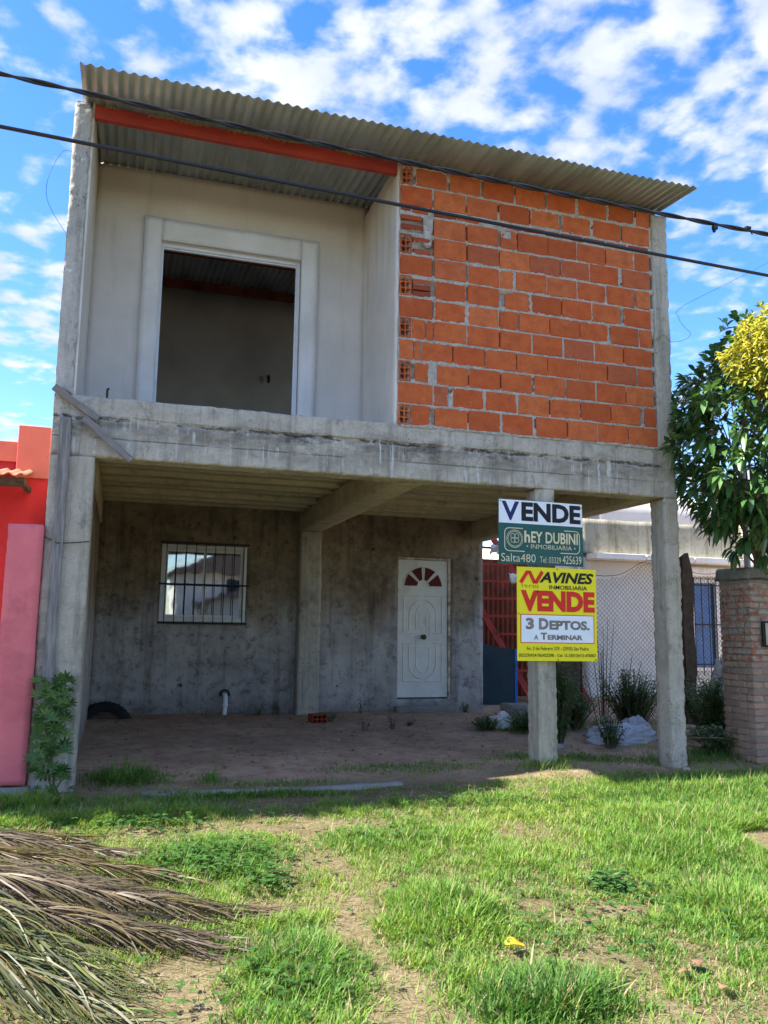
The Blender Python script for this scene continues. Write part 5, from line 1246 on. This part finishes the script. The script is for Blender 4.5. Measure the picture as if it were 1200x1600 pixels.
# clover and broad-leaved ground cover
g = np.random.default_rng(402); P_ = []; D_ = []; Ls = []; tn = []
for (cx_, cy_, rx, ry, n) in ((-1.67, -1.88, .34, .3, 900), (-1.45, -2.3, .14, .2, 220), (.3, -2.75, .12, .10, 160), (-2.0, -1.1, .4, .2, 300), (-.2, -3.2, .6, .5, 260), (.6, -3.0, .6, .5, 300), (-.7, -1.6, .4, .3, 260), (-1.6, -3.4, .3, .3, 200), (1.5, -1.2, 1.2, .6, 500), (-2.1, .2, .3, .25, 200), (.2, -1.0, .6, .25, 240)):
    for k in range(int(n/1.6)):
        x, y = cx_+rx*g.normal()*.6, cy_+ry*g.normal()*.6; h = g.uniform(.02, .085); z = gz(x, y)+h; a0 = g.uniform(0, 2*pi); l = g.uniform(.014, .028); tv = g.uniform(0, 1)
        for j in range(3):
            a = a0+j*2*pi/3; P_.append((x, y, z)); D_.append((math.cos(a), math.sin(a), g.uniform(-.1, .35))); Ls.append(l); tn.append(tv)
Ls = np.array(Ls); me = leaf_mesh('clover', np.array(P_), np.array(D_), np.tile([0, 0, 1.0], (len(Ls), 1)), Ls, Ls*.95, np.array(tn), .1, .1, 2)
o = link('clover', me, 'clover_leaf'); o['kind'] = 'stuff'; o['label'] = 'low clover patches growing in the lawn'; o['category'] = 'clover'
weed('broadleaf_weed', 'dark broad-leaved weed in the right half of the lawn', (.27, -2.72), 9, .07, .12, .09, .05, 4, seed=410, cat='weeds', bare=.3)
# thatch: dry straws lying flat on bare soil
g = np.random.default_rng(403); n = 34000; x = g.uniform(-3, 4.0, n); y = g.uniform(-4.3, -.2, n); ok = (np.arctan2(x+2.2251, y+6.7084) > -.24) & (np.arctan2(x+2.2251, y+6.7084) < .8); x, y = x[ok], y[ok]; n = len(x)
a = g.uniform(0, 2*pi, n); dd = np.stack([np.cos(a), np.sin(a), g.uniform(-.05, .15, n)], 1)
me = leaf_mesh('straw', np.stack([x, y, gz_np(x, y)+g.uniform(.002, .012, n)], 1), dd, np.tile([0, 0, 1.0], (n, 1)), g.uniform(.03, .09, n), .003, g.uniform(.86, 1, n), .05, .05, 2)
o = link('straw', me, 'grass_blade'); o['kind'] = 'stuff'; o['label'] = 'dry cut straw scattered over the bare soil'; o['category'] = 'straw'
# small stones, clods and crumbs on the porch dirt
g = np.random.default_rng(404); mb = MB()
for k in range(700):
    x, y = g.uniform(-2.4, 3.2), g.uniform(.1, 4.2); r = .004+.012*g.uniform()**3*1.6; z = gz(x, y)+r*.3; i = len(mb.v)
    mb.v += [(x+r*g.uniform(.7, 1.3), y, z), (x-r*g.uniform(.7, 1.3), y, z), (x, y+r*g.uniform(.7, 1.2), z), (x, y-r*g.uniform(.7, 1.2), z), (x, y, z+r*g.uniform(.5, .9)), (x, y, z-r)]
    mb.f += [(i+a, i+b, i+c) for a, b, c in ((0, 2, 4), (2, 1, 4), (1, 3, 4), (3, 0, 4), (2, 0, 5), (1, 2, 5), (3, 1, 5), (0, 3, 5))]
o = link('gravel', mb.mesh('gravel'), 'dry_leaf'); o['kind'] = 'stuff'; o['label'] = 'scattered small stones on the porch dirt'; o['category'] = 'gravel'
n = 2600; x = g.uniform(-2.4, 3.3, n); y = np.where(g.uniform(0, 1, n) < .45, 4.2-np.abs(g.normal(size=n))*.35, g.uniform(.0, 4.2, n)); a = g.uniform(0, 2*pi, n)
me = leaf_mesh('litter', np.stack([x, y, gz_np(x, y)+g.uniform(.002, .014, n)], 1), np.stack([np.cos(a), np.sin(a), g.uniform(-.05, .15, n)], 1), np.tile([0, 0, 1.0], (n, 1)), g.uniform(.03, .10, n), .004, g.uniform(.0, .6, n), .05, .05, 2)
o = link('leaf_litter', me, 'palm_leaflet'); o['kind'] = 'stuff'; o['label'] = 'dry litter along the porch wall'; o['category'] = 'litter'
# fallen leaves
def fallen(x, y, s, mat, lab, rz):
    n = 9; mb = MB(); pts = []
    for i in range(n):
        tt = i/(n-1); w_ = s*.42*math.sin(pi*min(1, tt*.93+.05))
        for k in (-1, 0, 1): pts.append((s*(tt-.5), k*w_, .006+.30*abs(k)*w_+.006*math.sin(tt*5+k)))
    mb.grid(pts, n, 3); o = link('fallen_leaf', mb.mesh('fallen_leaf', True), mat, None, (x, y, gz(x, y)+.035), (.12, .1, rz)); o.modifiers.new('t', 'SOLIDIFY').thickness = .001; tag(o, lab, 'leaf', 'fallen leaves on the lawn')
fallen(-.58, -3.37, .085, 'yellow_leaf', 'yellow fallen leaf on the lawn grass', -.3)
fallen(.05, -3.69, .10, 'dry_leaf', 'largest brown curled leaf at the lower right of the lawn', 1.2)
fallen(.02, -3.90, .06, 'dry_leaf', 'small brown leaf at the lower right, nearest the camera', .4)
fallen(-.05, -3.76, .05, 'dry_leaf', 'small brown leaf just beside the largest brown curled leaf', 2.2)
fallen(.04, -3.14, .05, 'bark', 'dark dry leaf lying on bare soil in the lawn', .9)

# ------------------------------------------------------------------ cut palm fronds lying in a heap
def frond(label, base, tip, lift, tone, seed, L=.55, n=120, sag=.0):
    tip = (tip[0]-.33, tip[1])
    g = np.random.default_rng(seed); b = Vector((base[0], base[1], gz(*base)+lift)); e = Vector((tip[0], tip[1], gz(*tip)+.03)); T = thing('palm_frond', label, 'palm frond', b, 'cut palm fronds heaped on the grass')
    side = Vector((-(e-b).y, (e-b).x, 0)).normalized(); ln = (e-b).length
    def ra(t_): 
        p = b.lerp(e, t_)+side*sag*math.sin(pi*t_); p.z += .10*math.sin(pi*t_)*(lift+.2); return p
    mb = MB(); mb.tube([ra(k/14) for k in range(15)], [.020*(1-.93*k/14)+.002 for k in range(15)], 6)
    me = mb.mesh('rachis'); at = me.attributes.new('tint', 'FLOAT', 'POINT'); at.data.foreach_set('value', np.full(len(me.vertices), tone[2], np.float32)); under(T, 'rachis', me, 'palm_leaflet')
    V = []; F4 = []; tint = []; seg = 6; n = int(n*1.35)
    for k in range(n):
        t_ = .06+.93*(k+g.uniform(0, 1))/n
        for sd in (-1, 1):
            p = ra(t_); d0 = (ra(min(1, t_+.02))-ra(t_-.02)).normalized(); a = (g.uniform(.16, .5) if g.uniform() < .85 else g.uniform(-.3, 1.1))*(1-.5*t_); l = L*g.uniform(.65, 1.1)*(.55+.45*math.sin(pi*(.15+.75*t_)))
            dd = (d0*math.cos(a)+side*sd*math.sin(a)).normalized(); w_ = g.uniform(.004, .009); tn_ = float(np.clip(g.normal(tone[0], tone[1]), 0, 1)); tw = g.uniform(-1.1, 1.1); up = g.uniform(-.1, .3); wav = g.uniform(-.09, .09); base_i = len(V)
            for j in range(seg+1):
                u = j/seg; c = p+dd*l*u+side*(wav*math.sin(pi*u)); c.z = p.z+l*(up*u-.62*u*u)*.8
                c.z = max(c.z, gz(c.x, c.y)+.012+.05*((k*7+j) % 5)/5*.6)
                wd = w_*(.55+.45*math.sin(pi*min(1, u*.9+.12)))*(1 if j < seg else .12)
                ss = side*sd; ss = (ss-dd*ss.dot(dd)).normalized(); nn = dd.cross(ss); o = (ss*math.cos(tw)+nn*math.sin(tw))*wd*.5
                V += [tuple(c-o), tuple(c+o)]; tint += [tn_, tn_]
                if j: i = base_i+2*j; F4.append((i-2, i-1, i+1, i))
    me = mesh_np('leaflets', np.array(V), np.array(F4).ravel(), np.full(len(F4), 4), False, np.array(tint))
    o = under(T, 'leaflets', me, 'palm_leaflet'); o['kind'] = 'stuff'
frond('farthest palm frond of the heap, short with olive tips', (-4.2, -1.05), (-2.02, -1.32), .10, (.66, .10, .4), 501, .42, 100)
frond('grey-brown palm frond lying second from the house in the heap', (-4.3, -1.45), (-1.80, -1.72), .22, (.40, .10, .42), 502, .55, 130, .05)
frond('yellow-brown palm frond in the upper middle of the heap', (-4.4, -1.8), (-1.55, -2.15), .30, (.55, .10, .6), 503, .55, 140)
frond('grey palm frond with brown rib under the middle of the heap', (-4.3, -1.9), (-1.75, -2.45), .30, (.33, .10, .35), 504, .6, 140, .06)
frond('longest grey-brown palm frond reaching to the bare soil', (-4.3, -2.1), (-1.38, -2.72), .36, (.40, .14, .45), 505, .65, 160, -.04)
frond('dull brown palm frond along the lower side of the heap', (-4.2, -2.25), (-1.55, -3.0), .30, (.30, .16, .3), 506, .6, 150)
frond('dusty green palm frond in the lower left of the heap', (-3.9, -2.3), (-1.95, -3.42), .34, (.82, .12, .8), 507, .65, 170, .05)
frond('palm frond with yellow-green rib lying lowest toward the soil', (-3.3, -2.45), (-1.85, -3.30), .30, (.90, .10, .98), 508, .45, 60)
frond('green palm frond in the bottom left corner of the heap', (-3.7, -2.75), (-2.15, -3.75), .25, (.72, .2, .7), 509, .6, 170)
frond('brown palm frond nearest the camera at the bottom left', (-3.4, -3.15), (-2.2, -4.0), .16, (.5, .2, .5), 510, .5, 100)

# ------------------------------------------------------------------ across the street (seen mirrored in the window)
oh = thing('opposite_house', 'pale gabled house across the street mirrored in the window', 'house', (1.5, -20, -.25))
under(oh, 'wall', MB().box(-.1, 9, -24, -19.5, -.3, 3.4), 'white_trim')
under(oh, 'porch_wall', MB().box(1.2, 8.9, -19.49, -18.5, -.3, 2.4), 'white_render')
under(oh, 'roof', MB().prism([(-.5, 3.4), (9.4, 3.4), (4.5, 5.4)], -24.5, -19.0), 'roof_grey')
under(oh, 'porch_roof', MB().prism([(.6, 2.1), (8.9, 4.4), (8.9, 4.55), (.6, 2.25)], -19.4, -17.8), 'roof_grey')
under(oh, 'window', MB().box(1.9, 2.8, -19.49, -19.42, 2.6, 3.2), 'teal_sheet')
hd = MB().box(-6, 8.5, -17.2, -16.8, -.3, 1.6); tag(link('opposite_wall', hd.mesh('opposite_wall'), 'parked_blue'), 'blue-grey garden wall across the street mirrored in the window', 'wall')
tree('street_tree', 'tree across the street mirrored at the window edge', (-2.4, -19, -.3), (-2.4, -19, 2.5), (-2.3, -19, 3.6), 1.9, .9, 300, 6, .3, .12, 'weed_leaf', 17, .14, .3)

# ------------------------------------------------------------------ unseen tree added left of the view, crown flattened to shade the porch front
tree('added_shade_tree', 'leafy tree added out of view left of the pink pillar to shade the porch front', (-5.4, -.3, 0), (-5.3, -.3, 3.2), (-5.2, -.20, 4.8), 1.42, 1.05, 1000, 7, .2, .09, 'weed_leaf', 23, .09, .3, shell=.2, ysq=.36)
